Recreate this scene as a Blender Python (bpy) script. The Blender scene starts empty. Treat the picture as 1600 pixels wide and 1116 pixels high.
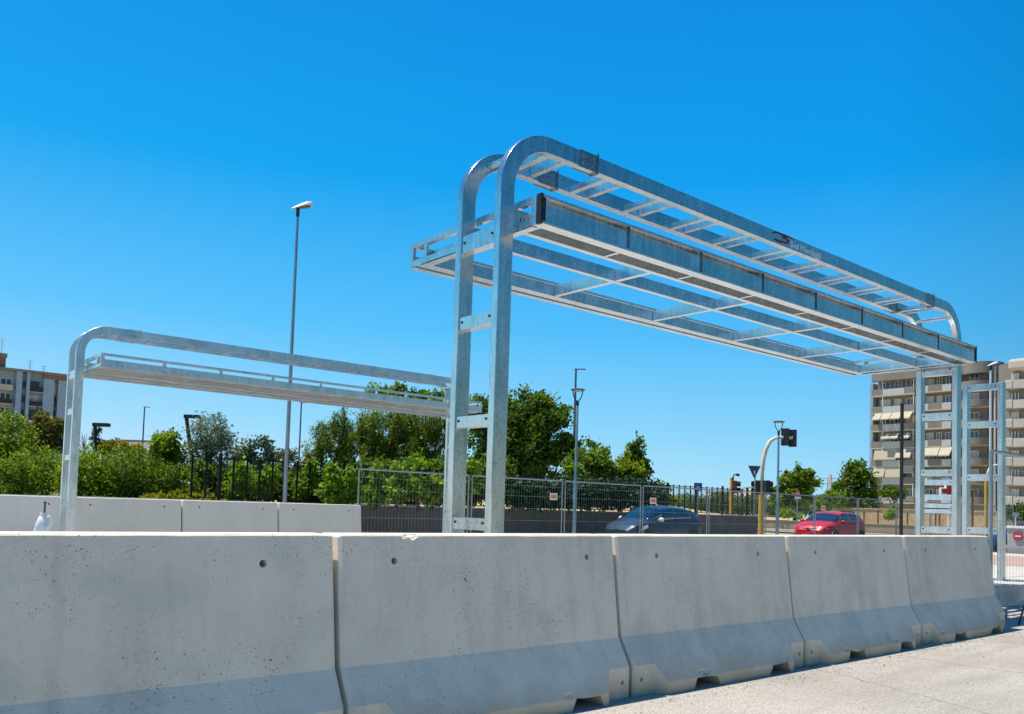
import bpy, bmesh, math, random
import numpy as np
from mathutils import Vector, Matrix
R = math.radians
SC = bpy.context.scene
COL = SC.collection

# ------------------------------------------------------------------ camera
CF, CP, CR, CY, CH, CPY = 1320.0, 0.0510, 0.03185, 0.87246, 1.1705, 722.47
fw = np.array([math.cos(CP) * math.cos(CY), math.cos(CP) * math.sin(CY), math.sin(CP)])
rt0 = np.array([math.sin(CY), -math.cos(CY), 0.0])
up0 = np.cross(rt0, fw)
cR, sR = math.cos(CR), math.sin(CR)
rt = cR * rt0 + sR * up0
up = cR * up0 - sR * rt0
cam = bpy.data.objects.new('camera', bpy.data.cameras.new('camera'))
COL.objects.link(cam)
M = Matrix.Identity(4)
for i in range(3):
    M[i][0], M[i][1], M[i][2] = rt[i], up[i], -fw[i]
M[2][3] = CH
cam.matrix_world = M
cam.data.sensor_width = 36.0
cam.data.lens = CF / 1600 * 36
cam.data.shift_y = (CPY - 558) / 1600
cam.data.clip_start = 0.05
cam.data.clip_end = 6000
SC.camera = cam

# ------------------------------------------------------------------ sun and sky
SUN = Vector((-0.24, 0.29, 1.0)).normalized()
elev = math.asin(SUN.z)
azim = math.atan2(SUN.x, SUN.y)
world = bpy.data.worlds.new('World')
SC.world = world
world.use_nodes = True
wn = world.node_tree
wn.nodes.clear()
wo = wn.nodes.new('ShaderNodeOutputWorld')
wb = wn.nodes.new('ShaderNodeBackground')
sk = wn.nodes.new('ShaderNodeTexSky')
sk.sky_type = 'NISHITA'
sk.sun_disc = False
sk.sun_elevation = elev
sk.sun_rotation = azim
sk.altitude = 0
sk.air_density = 1.0
sk.dust_density = 0.6
sk.ozone_density = 1.5
# the clear, deeply blue sky of the day: the physical sky blended with its colour by height above the horizon
tc = wn.nodes.new('ShaderNodeTexCoord')
sx = wn.nodes.new('ShaderNodeSeparateXYZ')
rp_ = wn.nodes.new('ShaderNodeValToRGB')
el_ = rp_.color_ramp.elements
SKY = [(0.0, (4.4, 7.0, 8.4)), (.025, (3.6, 6.7, 8.5)), (.09, (2.2, 5.9, 8.7)), (.20, (.7, 4.6, 8.7)), (.36, (.0, 3.15, 7.9)), (.55, (.0, 2.3, 6.8)), (1.0, (.05, 1.2, 4.0))]
while len(el_) < len(SKY):
    el_.new(.5)
for i_, (p_, c_) in enumerate(SKY):
    el_[i_].position = p_
    el_[i_].color = (*c_, 1)
wm = wn.nodes.new('ShaderNodeMix')
wm.data_type = 'RGBA'
wm.inputs[0].default_value = .96
wb.inputs['Strength'].default_value = 0.09
wn.links.new(tc.outputs['Generated'], sx.inputs[0])
wn.links.new(sx.outputs[2], rp_.inputs[0])
wn.links.new(sk.outputs[0], wm.inputs[6])
wn.links.new(rp_.outputs[0], wm.inputs[7])
# brighter and whiter towards the sun's side, deeper on the side away from it
dp = wn.nodes.new('ShaderNodeVectorMath')
dp.operation = 'DOT_PRODUCT'
dp.inputs[1].default_value = Vector((SUN.x, SUN.y, 0)).normalized()
mr = wn.nodes.new('ShaderNodeMapRange')
mr.inputs[1].default_value = -1.0
mr.inputs[2].default_value = 1.0
sr = wn.nodes.new('ShaderNodeValToRGB')
SIDE = [(0.0, (.48, .47, .44)), (.18, (.52, .51, .49)), (.40, (.93, .96, .98)), (.70, (1.15, 1.04, 1.0)), (.86, (1.5, 1.08, 1.0)), (1.0, (2.3, 1.38, 1.06))]
while len(sr.color_ramp.elements) < len(SIDE):
    sr.color_ramp.elements.new(.5)
for i_, (p_, c_) in enumerate(SIDE):
    sr.color_ramp.elements[i_].position = p_
    sr.color_ramp.elements[i_].color = (*c_, 1)
ml = wn.nodes.new('ShaderNodeMix')
ml.data_type = 'RGBA'
ml.blend_type = 'MULTIPLY'
ml.inputs[0].default_value = 1.0
wn.links.new(tc.outputs['Generated'], dp.inputs[0])
wn.links.new(dp.outputs['Value'], mr.inputs[0])
wn.links.new(mr.outputs[0], sr.inputs[0])
wn.links.new(wm.outputs[2], ml.inputs[6])
wn.links.new(sr.outputs[0], ml.inputs[7])
wn.links.new(ml.outputs[2], wb.inputs[0])
wn.links.new(wb.outputs[0], wo.inputs[0])
sl = bpy.data.lights.new('sun', 'SUN')
sl.energy = 5.0
sl.angle = R(0.5)
sl.color = (1.0, 0.91, 0.77)
so = bpy.data.objects.new('sun', sl)
COL.objects.link(so)
so.rotation_euler = (-SUN).to_track_quat('-Z', 'Y').to_euler()
SC.view_settings.view_transform = 'Standard'
SC.view_settings.look = 'None'
SC.view_settings.exposure = 0.35
SC.view_settings.gamma = 1.0
SC.cycles.max_bounces = 8
SC.cycles.transparent_max_bounces = 16
SC.cycles.sample_clamp_indirect = 8.0


# ------------------------------------------------------------------ measuring the photograph
def ray(x, y):
    dx, dy = x - 800, y - CPY
    return fw + rt * dx / CF - up * dy / CF


def at(x, y, d):
    p = ray(x, y) * d
    return np.array([p[0], p[1], p[2] + CH])


def on(x, y, ax, val):
    d = ray(x, y)
    c = [0, 0, CH][ax]
    t = (val - c) / d[ax]
    return np.array([d[0] * t, d[1] * t, d[2] * t + CH])


# ------------------------------------------------------------------ materials
class NT:
    def __init__(s, name):
        s.m = bpy.data.materials.new(name)
        s.m.use_nodes = True
        s.t = s.m.node_tree
        s.b = s.t.nodes['Principled BSDF']
        s.out = s.t.nodes['Material Output']

    def n(s, typ, **kw):
        o = s.t.nodes.new(typ)
        for k, v in kw.items():
            if k.startswith('_'):
                setattr(o, k[1:], v)
            else:
                o.inputs[k.replace('__', ' ')].default_value = v
        return o

    def l(s, a, b):
        s.t.links.new(a, b)

    def pos(s, scale=(1, 1, 1)):
        g = s.n('ShaderNodeNewGeometry')
        mp = s.n('ShaderNodeMapping')
        mp.inputs['Scale'].default_value = scale
        s.l(g.outputs['Position'], mp.inputs['Vector'])
        return mp.outputs[0]

    def noise(s, vec, scale, detail=4, rough=.55):
        o = s.n('ShaderNodeTexNoise', Scale=scale, Detail=detail, Roughness=rough)
        s.l(vec, o.inputs['Vector'])
        return o.outputs['Fac']

    def ramp(s, fac, stops):
        o = s.n('ShaderNodeValToRGB')
        e = o.color_ramp.elements
        while len(e) < len(stops):
            e.new(.5)
        for i, (p, c) in enumerate(stops):
            e[i].position = p
            e[i].color = (*c, 1) if len(c) == 3 else c
        s.l(fac, o.inputs[0])
        return o.outputs[0]

    def mix(s, a, b, fac, mode='MIX'):
        o = s.n('ShaderNodeMix', _data_type='RGBA', _blend_type=mode)
        for v, i in ((a, 6), (b, 7)):
            if hasattr(v, 'node'):
                s.l(v, o.inputs[i])
            else:
                o.inputs[i].default_value = (*v, 1)
        if hasattr(fac, 'node'):
            s.l(fac, o.inputs[0])
        else:
            o.inputs[0].default_value = fac
        return o.outputs[2]

    def math(s, op, a, b=0.0):
        o = s.n('ShaderNodeMath', _operation=op)
        for v, i in ((a, 0), (b, 1)):
            if hasattr(v, 'node'):
                s.l(v, o.inputs[i])
            else:
                o.inputs[i].default_value = v
        return o.outputs[0]

    def bump(s, h, strength=.3, dist=.01):
        o = s.n('ShaderNodeBump', Strength=strength, Distance=dist)
        s.l(h, o.inputs['Height'])
        s.l(o.outputs[0], s.b.inputs['Normal'])

    def set(s, color=None, rough=None, metal=None, spec=None):
        for v, k in ((color, 'Base Color'), (rough, 'Roughness'), (metal, 'Metallic'), (spec, 'Specular IOR Level')):
            if v is None:
                continue
            if hasattr(v, 'node'):
                s.l(v, s.b.inputs[k])
            else:
                s.b.inputs[k].default_value = (*v, 1) if k == 'Base Color' else v
        return s


def plain(name, color, rough=.6, metal=0.0, var=.12, scale=3.0, spec=.5):
    t = NT(name)
    f = t.noise(t.pos(), scale, 5)
    a = tuple(max(0, c * (1 - var)) for c in color)
    b = tuple(min(1, c * (1 + var)) for c in color)
    t.set(t.ramp(f, [(.3, a), (.7, b)]), rough, metal, spec)
    return t.m


def galvanised(name, base=.64, rlo=.20, rhi=.32, tint=(.93, 1.0, 1.02), dull=.0):
    t = NT(name)
    p = t.pos()
    v = t.n('ShaderNodeTexVoronoi', Scale=55.0)
    t.l(p, v.inputs['Vector'])
    sep = t.n('ShaderNodeSeparateColor')
    t.l(v.outputs['Color'], sep.inputs[0])
    big = t.noise(t.pos((1, 1, .6)), 4.0, 6, .62)
    # long slanting runs left by the dipping
    mp = t.pos((1, 1, 1))
    mp.node.inputs['Rotation'].default_value = (0, R(32), 0)
    mp.node.inputs['Scale'].default_value = (16, 16, 2.2)
    strk = t.noise(mp, 1.6, 4, .6)
    f = t.math('ADD', t.math('MULTIPLY', sep.outputs[0], .10), t.math('ADD', t.math('MULTIPLY', big, .5), t.math('MULTIPLY', strk, .42)))
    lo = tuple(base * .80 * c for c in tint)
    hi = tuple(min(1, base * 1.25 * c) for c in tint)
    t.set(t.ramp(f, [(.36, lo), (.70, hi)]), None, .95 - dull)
    rr = t.n('ShaderNodeMapRange')
    t.l(f, rr.inputs[0])
    rr.inputs[1].default_value = .35
    rr.inputs[2].default_value = .70
    rr.inputs[3].default_value = rlo
    rr.inputs[4].default_value = rhi
    t.l(rr.outputs[0], t.b.inputs['Roughness'])
    t.bump(t.math('ADD', big, t.math('MULTIPLY', strk, .25)), .05, .012)
    return t.m


def concrete(name, base, pores=1.0, dirt=.5):
    t = NT(name)
    p = t.pos()
    n1 = t.noise(p, 1.6, 6, .6)
    n2 = t.noise(p, 30, 5, .65)
    st = t.noise(t.pos((5, 5, .7)), 1.4, 5, .6)
    f = t.math('ADD', t.math('MULTIPLY', n1, .45), t.math('ADD', t.math('MULTIPLY', st, .35), t.math('MULTIPLY', n2, .2)))
    c = t.ramp(f, [(.32, tuple(b * (1 - .30 * dirt) for b in base)), (.5, base), (.7, tuple(b * (1 + .16 * dirt) for b in base))])
    # air-bubble pores of two sizes, gathered in patches
    tot = None
    for sc, th, d1, d2, pr in ((30.0, .16, .48, .62, .80), (74.0, .27, .44, .60, .66), (140.0, .32, .46, .62, .6)):
        jit = t.n('ShaderNodeTexNoise', Scale=40.0, Detail=2.0)
        t.l(p, jit.inputs['Vector'])
        ad = t.n('ShaderNodeMix', _data_type='RGBA', _blend_type='ADD')
        ad.inputs[0].default_value = .022
        t.l(p, ad.inputs[6])
        t.l(jit.outputs['Color'], ad.inputs[7])
        v = t.n('ShaderNodeTexVoronoi', Scale=sc)
        t.l(ad.outputs[2], v.inputs['Vector'])
        sepc = t.n('ShaderNodeSeparateColor')
        t.l(v.outputs['Color'], sepc.inputs[0])
        rnd = t.math('GREATER_THAN', sepc.outputs[0], pr)
        patch = t.n('ShaderNodeMapRange')
        t.l(t.noise(p, 2.6, 3), patch.inputs[0])
        patch.inputs[1].default_value = d1
        patch.inputs[2].default_value = d2
        size = t.math('MULTIPLY', sepc.outputs[1], th)
        hit = t.math('LESS_THAN', v.outputs['Distance'], size)
        h = t.math('MULTIPLY', t.math('MULTIPLY', hit, rnd), t.math('ADD', t.math('MULTIPLY', patch.outputs[0], .85), .12))
        tot = h if tot is None else t.math('MAXIMUM', tot, h)
    tot = t.math('MULTIPLY', tot, pores)
    gp = t.n('ShaderNodeNewGeometry')
    sz = t.n('ShaderNodeSeparateXYZ')
    t.l(gp.outputs['Position'], sz.inputs[0])
    low = t.n('ShaderNodeMapRange')
    t.l(t.math('SUBTRACT', sz.outputs[2], t.math('MULTIPLY', t.noise(p, 4.0, 5, .6), .32)), low.inputs[0])
    low.inputs[1].default_value = .06
    low.inputs[2].default_value = -.16
    c = t.mix(c, (base[0] * .66, base[1] * .55, base[2] * .42), t.math('MULTIPLY', low.outputs[0], .95 * min(1, dirt)))
    blot = t.n('ShaderNodeMapRange')
    t.l(t.noise(t.pos((1.0, 1, 1.3)), 2.3, 3, .5), blot.inputs[0])
    blot.inputs[1].default_value = .54
    blot.inputs[2].default_value = .64
    c = t.mix(c, tuple(b * k for b, k in zip(base, (.80, .84, .86))), t.math('MULTIPLY', blot.outputs[0], .55 * min(1, dirt)))
    run = t.n('ShaderNodeMapRange')
    t.l(t.noise(t.pos((9, 9, .35)), 1.5, 4, .6), run.inputs[0])
    run.inputs[1].default_value = .60
    run.inputs[2].default_value = .74
    c = t.mix(c, tuple(b * .70 for b in base), t.math('MULTIPLY', run.outputs[0], .45 * min(1, dirt)))
    c = t.mix(c, tuple(b * .12 for b in base), tot)
    t.set(c, .86, 0, .25)
    t.bump(t.math('SUBTRACT', t.math('ADD', t.math('MULTIPLY', n2, .25), t.math('MULTIPLY', n1, .3)), tot), .35, .006)
    return t.m


def leaf(name, dark, light, trans=.35, scale=1.3):
    t = NT(name)
    g = t.n('ShaderNodeNewGeometry')
    p = t.pos()
    n = t.noise(p, scale, 3)
    f = t.math('ADD', t.math('MULTIPLY', n, .75), t.math('MULTIPLY', g.outputs['Random Per Island'], .38))
    mid = tuple((a + b) / 2 for a, b in zip(dark, light))
    c = t.ramp(f, [(.32, dark), (.55, mid), (.78, light)])
    t.set(c, .6, 0, .15)
    tr = t.n('ShaderNodeBsdfTranslucent')
    tc = t.mix(c, (1.0, 1.15, .35), 1.0, 'MULTIPLY')
    t.l(tc, tr.inputs[0])
    mx = t.n('ShaderNodeMixShader')
    mx.inputs[0].default_value = trans
    t.l(t.b.outputs[0], mx.inputs[1])
    t.l(tr.outputs[0], mx.inputs[2])
    t.l(mx.outputs[0], t.out.inputs[0])
    return t.m


def ground_mat(name, a, b, scale=.6, fine=60, speck=None, bumpd=.01, rough=.9, cracks=False):
    t = NT(name)
    p = t.pos()
    n1 = t.noise(p, scale, 6, .6)
    n2 = t.noise(p, fine, 5, .7)
    f = t.math('ADD', t.math('MULTIPLY', n1, .55), t.math('MULTIPLY', n2, .45))
    c = t.ramp(f, [(.35, a), (.68, b)])
    if speck:
        v = t.n('ShaderNodeTexVoronoi', Scale=speck[0])
        t.l(p, v.inputs['Vector'])
        sepc = t.n('ShaderNodeSeparateColor')
        t.l(v.outputs['Color'], sepc.inputs[0])
        c = t.mix(c, t.ramp(sepc.outputs[0], [(.0, (.25, .25, .25)), (.5, (.9, .9, .9)), (1, (1.55, 1.5, 1.45))]), speck[1], 'MULTIPLY')
    if cracks:
        wv = t.n('ShaderNodeMix', _data_type='RGBA', _blend_type='ADD')
        wv.inputs[0].default_value = .35
        nz = t.n('ShaderNodeTexNoise', Scale=2.2, Detail=5.0)
        t.l(p, nz.inputs['Vector'])
        t.l(p, wv.inputs[6])
        t.l(nz.outputs['Color'], wv.inputs[7])
        vo = t.n('ShaderNodeTexVoronoi', _feature='DISTANCE_TO_EDGE', Scale=.42)
        t.l(wv.outputs[2], vo.inputs['Vector'])
        ln = t.math('LESS_THAN', vo.outputs['Distance'], .004)
        c = t.mix(c, tuple(q * .5 for q in a), t.math('MULTIPLY', ln, .7))
        st = t.n('ShaderNodeMapRange')
        t.l(t.noise(t.pos((.35, 2.2, 1)), 1.1, 4, .55), st.inputs[0])
        st.inputs[1].default_value = .50
        st.inputs[2].default_value = .72
        c = t.mix(c, tuple(q * .72 for q in a), t.math('MULTIPLY', st.outputs[0], .55))
    t.set(c, rough, 0, .25)
    t.bump(n2, .5, bumpd)
    return t.m


MT = {}
MT['galv'] = galvanised('galvanised_steel')
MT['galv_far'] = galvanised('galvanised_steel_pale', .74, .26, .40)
MT['galv_pole'] = galvanised('galvanised_pole', .36, .35, .5)
MT['sheet'] = galvanised('galvanised_sheet', .66, .3, .42, (1, 1, 1.02))
MT['bolt'] = plain('dark_bolt', (.03, .035, .04), .4, .6)
MT['splice'] = galvanised('dull_splice_steel', .36, .3, .5)
MT['concrete'] = concrete('weathered_barrier_concrete', (.77, .695, .575), 1.0, .8)
MT['concrete_b'] = concrete('smooth_barrier_concrete', (.76, .69, .57), .6, .9)
MT['concrete_c'] = concrete('stained_barrier_concrete', (.70, .635, .53), .25, 1.0)
MT['concrete_pale'] = concrete('pale_new_concrete', (.80, .745, .66), .1, .3)
MT['concrete_wall'] = concrete('wall_concrete', (.42, .40, .37), .3, .6)
MT['hole'] = plain('hole_shadow_concrete', (.05, .05, .048), .9)
MT['asphalt'] = ground_mat('worn_pale_asphalt', (.315, .297, .27), (.465, .442, .405), .5, 90, (150, .5), .006, .9, True)
MT['paving'] = ground_mat('pale_concrete_paving', (.44, .42, .385), (.56, .54, .50), .4, 30, None, .004)
MT['street'] = ground_mat('street_asphalt', (.16, .165, .17), (.24, .245, .25), .3, 40, (120, .3))
MT['pink'] = ground_mat('pink_paving', (.36, .24, .20), (.48, .34, .29), .8, 30)
MT['dry'] = ground_mat('dry_grass_soil', (.34, .27, .13), (.56, .47, .26), .35, 14, None, .05)
MT['soil'] = ground_mat('brown_soil', (.12, .09, .055), (.26, .21, .13), .6, 20, None, .05)
MT['darkwall'] = concrete('dark_stained_concrete', (.185, .155, .125), .5, 1.2)
MT['brownwall'] = concrete('brown_render', (.30, .23, .165), .3, 1.0)
MT['black'] = plain('black_paint', (.012, .013, .014), .45)
MT['fence_black'] = plain('dark_green_black_paint', (.008, .012, .010), .7, 0, .1, 3, .2)
MT['wire'] = plain('zinc_wire', (.34, .36, .37), .5, .3)
MT['white'] = plain('white_paint', (.78, .78, .76), .5, 0, .05)
MT['cream'] = plain('cream_paint', (.66, .60, .46), .55)
MT['yellow'] = plain('ochre_yellow_paint', (.55, .34, .05), .5)
MT['orange'] = plain('orange_sign', (.75, .20, .04), .5, 0, .03)
MT['signwhite'] = plain('sign_white', (.8, .79, .76), .4, 0, .02)
MT['blue'] = plain('sign_blue', (.015, .06, .32), .4, 0, .03)
MT['signback'] = plain('sign_back_grey', (.045, .055, .07), .5)
MT['red'] = plain('sign_red', (.42, .015, .03), .4, 0, .05)
MT['rust'] = plain('rusty_red_paint', (.13, .05, .032), .8)
MT['lampgrey'] = plain('lamp_grey', (.10, .11, .12), .4, .3)
MT['lampwhite'] = plain('lamp_pale_grey', (.62, .64, .64), .4)
MT['lens'] = plain('lamp_lens', (.55, .56, .55), .25)
MT['bark'] = plain('bark', (.09, .065, .045), .9, 0, .35, 9)
MT['bark_pale'] = plain('pale_bark', (.22, .18, .13), .9, 0, .3, 9)
MT['plasticbag'] = plain('white_plastic', (.78, .82, .85), .35, 0, .08, 20)
MT['bluebag'] = plain('blue_plastic', (.05, .15, .45), .4)


def masonry(name, c1, c2, mortar, sx=1.6, rot=False):
    t = NT(name)
    g = t.n('ShaderNodeNewGeometry')
    sp = t.n('ShaderNodeSeparateXYZ')
    t.l(g.outputs['Position'], sp.inputs[0])
    cb = t.n('ShaderNodeCombineXYZ')
    t.l(sp.outputs[1], cb.inputs[0])
    t.l(sp.outputs[2], cb.inputs[1])
    br = t.n('ShaderNodeTexBrick', Scale=sx)
    br.inputs['Color1'].default_value = (*c1, 1)
    br.inputs['Color2'].default_value = (*c2, 1)
    br.inputs['Mortar'].default_value = (*mortar, 1)
    br.inputs['Mortar Size'].default_value = .018
    t.l(cb.outputs[0], br.inputs['Vector'])
    n = t.noise(t.pos(), 2.5, 6, .7)
    c = t.mix(br.outputs['Color'], t.ramp(n, [(.3, (.6, .58, .55)), (.7, (1.15, 1.1, 1.05))]), .8, 'MULTIPLY')
    t.set(c, .9, 0, .2)
    return t.m


MT['tuff'] = masonry('tuff_block_masonry', (.60, .48, .31), (.52, .40, .25), (.36, .28, .18))


def car_paint(name, col, flake=.25):
    t = NT(name)
    n = t.noise(t.pos(), 4, 3)
    t.set(t.ramp(n, [(.3, tuple(c * .92 for c in col)), (.7, tuple(c * 1.06 for c in col))]), .32, flake, .3)
    t.b.inputs['Coat Weight'].default_value = .3
    t.b.inputs['Coat Roughness'].default_value = .04
    return t.m


def glass(name, col, rough=.05):
    t = NT(name)
    n = t.noise(t.pos(), 1.5, 3)
    t.set(t.ramp(n, [(.35, tuple(c * .6 for c in col)), (.7, tuple(c * 1.3 for c in col))]), rough, 0, .9)
    return t.m


MT['paint_grey'] = car_paint('blue_grey_car_paint', (.045, .070, .105), .45)
MT['paint_red'] = car_paint('crimson_car_paint', (.50, .002, .014), .0)
MT['carglass'] = glass('car_glass', (.006, .011, .017), .02)
MT['carglass'].node_tree.nodes['Principled BSDF'].inputs['IOR'].default_value = 2.1
MT['winglass'] = glass('window_glass', (.03, .04, .05), .08)
MT['chrome'] = plain('chrome_trim', (.8, .8, .8), .12, 1.0, .02)
MT['rubber'] = plain('tyre_rubber', (.018, .018, .018), .8)
MT['plate'] = plain('number_plate_white', (.7, .71, .72), .4, 0, .02)
MT['headlamp'] = plain('headlamp_glass', (.55, .57, .6), .12, .2, .3, 14)

# foliage
MT['lf_bright'] = leaf('leaf_bright_green', (0.050, 0.100, 0.010), (0.39, 0.47, 0.045), .5)
MT['lf_mid'] = leaf('leaf_mid_green', (0.032, 0.075, 0.012), (0.29, 0.39, 0.045), .48)
MT['lf_dark'] = leaf('leaf_dark_green', (0.018, 0.045, 0.012), (0.21, 0.31, 0.040), .45)
MT['lf_olive'] = leaf('leaf_olive_grey', (0.079, 0.108, 0.063), (0.263, 0.315, 0.188), .15)
MT['lf_brown'] = leaf('leaf_brownish', (0.088, 0.084, 0.022), (0.280, 0.245, 0.075), .25)
MT['lf_yellow'] = leaf('leaf_yellow_green', (0.149, 0.166, 0.012), (0.455, 0.420, 0.030), .3)
MT['lf_orange'] = leaf('leaf_orange_yellow', (0.245, 0.149, 0.015), (0.578, 0.403, 0.045), .3)
MT['lf_pepper'] = leaf('leaf_weeping', (0.049, 0.088, 0.012), (0.228, 0.289, 0.033), .35, .8)
MT['lf_sap'] = leaf('leaf_sapling', (0.079, 0.158, 0.015), (0.333, 0.473, 0.045), .45, 2.5)
MT['lf_far'] = leaf('leaf_far', (0.052, 0.105, 0.042), (0.158, 0.228, 0.083), .2, .2)
MT['lf_conifer'] = leaf('leaf_conifer', (0.018, 0.045, 0.021), (0.052, 0.105, 0.045), .1)


# ------------------------------------------------------------------ object helpers
def setp(o, label=None, cat=None, group=None, kind=None):
    for k, v in (('label', label), ('category', cat), ('group', group), ('kind', kind)):
        if v:
            o[k] = v
    return o


def thing(name, label, cat, loc=(0, 0, 0), rz=0.0, group=None):
    o = bpy.data.objects.new(name, None)
    o.empty_display_size = .2
    COL.objects.link(o)
    o.location = loc
    o.rotation_euler = (0, 0, rz)
    return setp(o, label, cat, group)


class MB:
    """collects faces, becomes one mesh object"""

    def __init__(s):
        s.v, s.f = [], []

    def add(s, vs, fs):
        b = len(s.v)
        s.v += [tuple(float(c) for c in p) for p in vs]
        s.f += [tuple(i + b for i in f) for f in fs]
        return s

    def box(s, x0, x1, y0, y1, z0, z1):
        if x0 > x1: x0, x1 = x1, x0
        if y0 > y1: y0, y1 = y1, y0
        if z0 > z1: z0, z1 = z1, z0
        return s.add([(x0, y0, z0), (x1, y0, z0), (x1, y1, z0), (x0, y1, z0), (x0, y0, z1), (x1, y0, z1), (x1, y1, z1), (x0, y1, z1)],
                     [(0, 3, 2, 1), (4, 5, 6, 7), (0, 1, 5, 4), (1, 2, 6, 5), (2, 3, 7, 6), (3, 0, 4, 7)])

    def bar(s, a, b, w, h=None, upv=(0, 0, 1)):
        a, b = Vector(a), Vector(b)
        h = w if h is None else h
        d = (b - a).normalized()
        u = Vector(upv)
        if abs(d.dot(u)) > .95:
            u = Vector((0, 1, 0))
        r = d.cross(u).normalized() * (w / 2)
        u = r.cross(d).normalized() * (h / 2)
        vs = [p + q for p in (a, b) for q in (-r - u, r - u, r + u, -r + u)]
        return s.add(vs, [(3, 2, 1, 0), (4, 5, 6, 7), (0, 1, 5, 4), (1, 2, 6, 5), (2, 3, 7, 6), (3, 0, 4, 7)])

    def tube(s, path, r, n=10, caps=True):
        P = [Vector(p) for p in path]
        rr = r if isinstance(r, (list, tuple)) else [r] * len(P)
        rings = []
        ref = None
        for i, p in enumerate(P):
            d = (P[min(i + 1, len(P) - 1)] - P[max(i - 1, 0)]).normalized()
            if ref is None:
                ref = Vector((1, 0, 0)) if abs(d.x) < .8 else Vector((0, 1, 0))
            a = (ref - d * ref.dot(d)).normalized()
            ref = a
            b = d.cross(a)
            rings.append([p + (a * math.cos(2 * math.pi * k / n) + b * math.sin(2 * math.pi * k / n)) * rr[i] for k in range(n)])
        vs = [q for g in rings for q in g]
        fs = []
        for i in range(len(P) - 1):
            for k in range(n):
                fs.append((i * n + k, i * n + (k + 1) % n, (i + 1) * n + (k + 1) % n, (i + 1) * n + k))
        if caps:
            fs.append(tuple(range(n - 1, -1, -1)))
            fs.append(tuple((len(P) - 1) * n + k for k in range(n)))
        return s.add(vs, fs)

    def prism(s, poly, y0, y1, axis='y'):
        """closed polygon (a,b) pulled along an axis"""
        n = len(poly)
        f = {'y': lambda a, b, c: (a, c, b), 'x': lambda a, b, c: (c, a, b), 'z': lambda a, b, c: (a, b, c)}[axis]
        vs = [f(a, b, y0) for a, b in poly] + [f(a, b, y1) for a, b in poly]
        fs = [tuple(range(n)), tuple(range(2 * n - 1, n - 1, -1))] + [(k, k + n, (k + 1) % n + n, (k + 1) % n) for k in range(n)]
        return s.add(vs, fs)

    def build(s, name, mat, parent=None, smooth=None, bevel=0.0, seg=2, local=False):
        me = bpy.data.meshes.new(name)
        vs = s.v
        if parent is not None and not local:
            lx, ly, lz = parent_origin(parent)
            vs = [(x - lx, y - ly, z - lz) for x, y, z in vs]
        me.from_pydata(vs, [], s.f)
        bm = bmesh.new()
        bm.from_mesh(me)
        bmesh.ops.recalc_face_normals(bm, faces=bm.faces)
        bm.to_mesh(me)
        bm.free()
        o = bpy.data.objects.new(name, me)
        COL.objects.link(o)
        me.materials.append(MT[mat] if isinstance(mat, str) else mat)
        if parent is not None:
            o.parent = parent
        if smooth:
            me.polygons.foreach_set('use_smooth', [True] * len(me.polygons))
            if smooth is not True:
                me.set_sharp_from_angle(angle=R(smooth))
        if bevel:
            b = o.modifiers.new('bevel', 'BEVEL')
            b.width = bevel
            b.segments = seg
            b.limit_method = 'ANGLE'
            b.angle_limit = R(40)
        return o


def parent_origin(p):
    x = y = z = 0.0
    while p is not None:
        x += p.location.x
        y += p.location.y
        z += p.location.z
        p = p.parent
    return x, y, z


def kids(o):
    return [c for c in bpy.data.objects if c.parent is o]


def copy_tree(o, parent=None, pairs=None):
    c = o.copy()
    COL.objects.link(c)
    if parent is not None:
        c.parent = parent
    for ch in kids(o):
        copy_tree(ch, c)
    return c


def structure(name, mb, mat, **kw):
    o = mb.build(name, mat, **kw)
    o['kind'] = 'structure'
    return o


# ------------------------------------------------------------------ the ground
def sheet(x0, x1, y0, y1, z):
    return MB().add([(x0, y0, z), (x1, y0, z), (x1, y1, z), (x0, y1, z)], [(0, 1, 2, 3)])


structure('ground', sheet(-2500, 2500, -2500, 2500, -.30), 'dry')
structure('road', MB().box(-60, 200, -60, 4.28, -.29, 0.0), 'asphalt')
structure('pavement', MB().box(-60, 34, 4.284, 18.9, -.28, -.004), 'paving')
structure('street', MB().box(-60, 57.5, 18.904, 23.7, -.28, -.22), 'street')
structure('crossing_road', MB().box(34.004, 57.5, 4.286, 18.9, -.28, -.22), 'street')
structure('pink_pavement', sheet(24.5, 31.5, 4.6, 16.0, 0.0), 'pink')
structure('near_platform', MB().box(1.5, 24.3, 4.46, 5.95, -.1, .30), 'paving', bevel=.012)
structure('far_platform', MB().box(-6, 14.5, 14.7, 16.35, -.1, .26), 'paving', bevel=.012)
structure('embankment', MB().box(-70, 35.5, 24.35, 90, -.28, .92), 'soil')
bank = MB()
bank.add([(20, 24.4, .925), (35.4, 24.4, .925), (70, 62, 2.2), (34, 62, 2.2), (20, 50, .925)], [(0, 1, 2, 3, 4)])
structure('grass_bank', bank, 'dry')
structure('dry_field', MB().box(58.6, 140, 12, 140, -.29, .55), 'dry')
structure('far_kerb', MB().box(57.5, 58.2, 12, 60, -.2, .02), 'paving')


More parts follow.
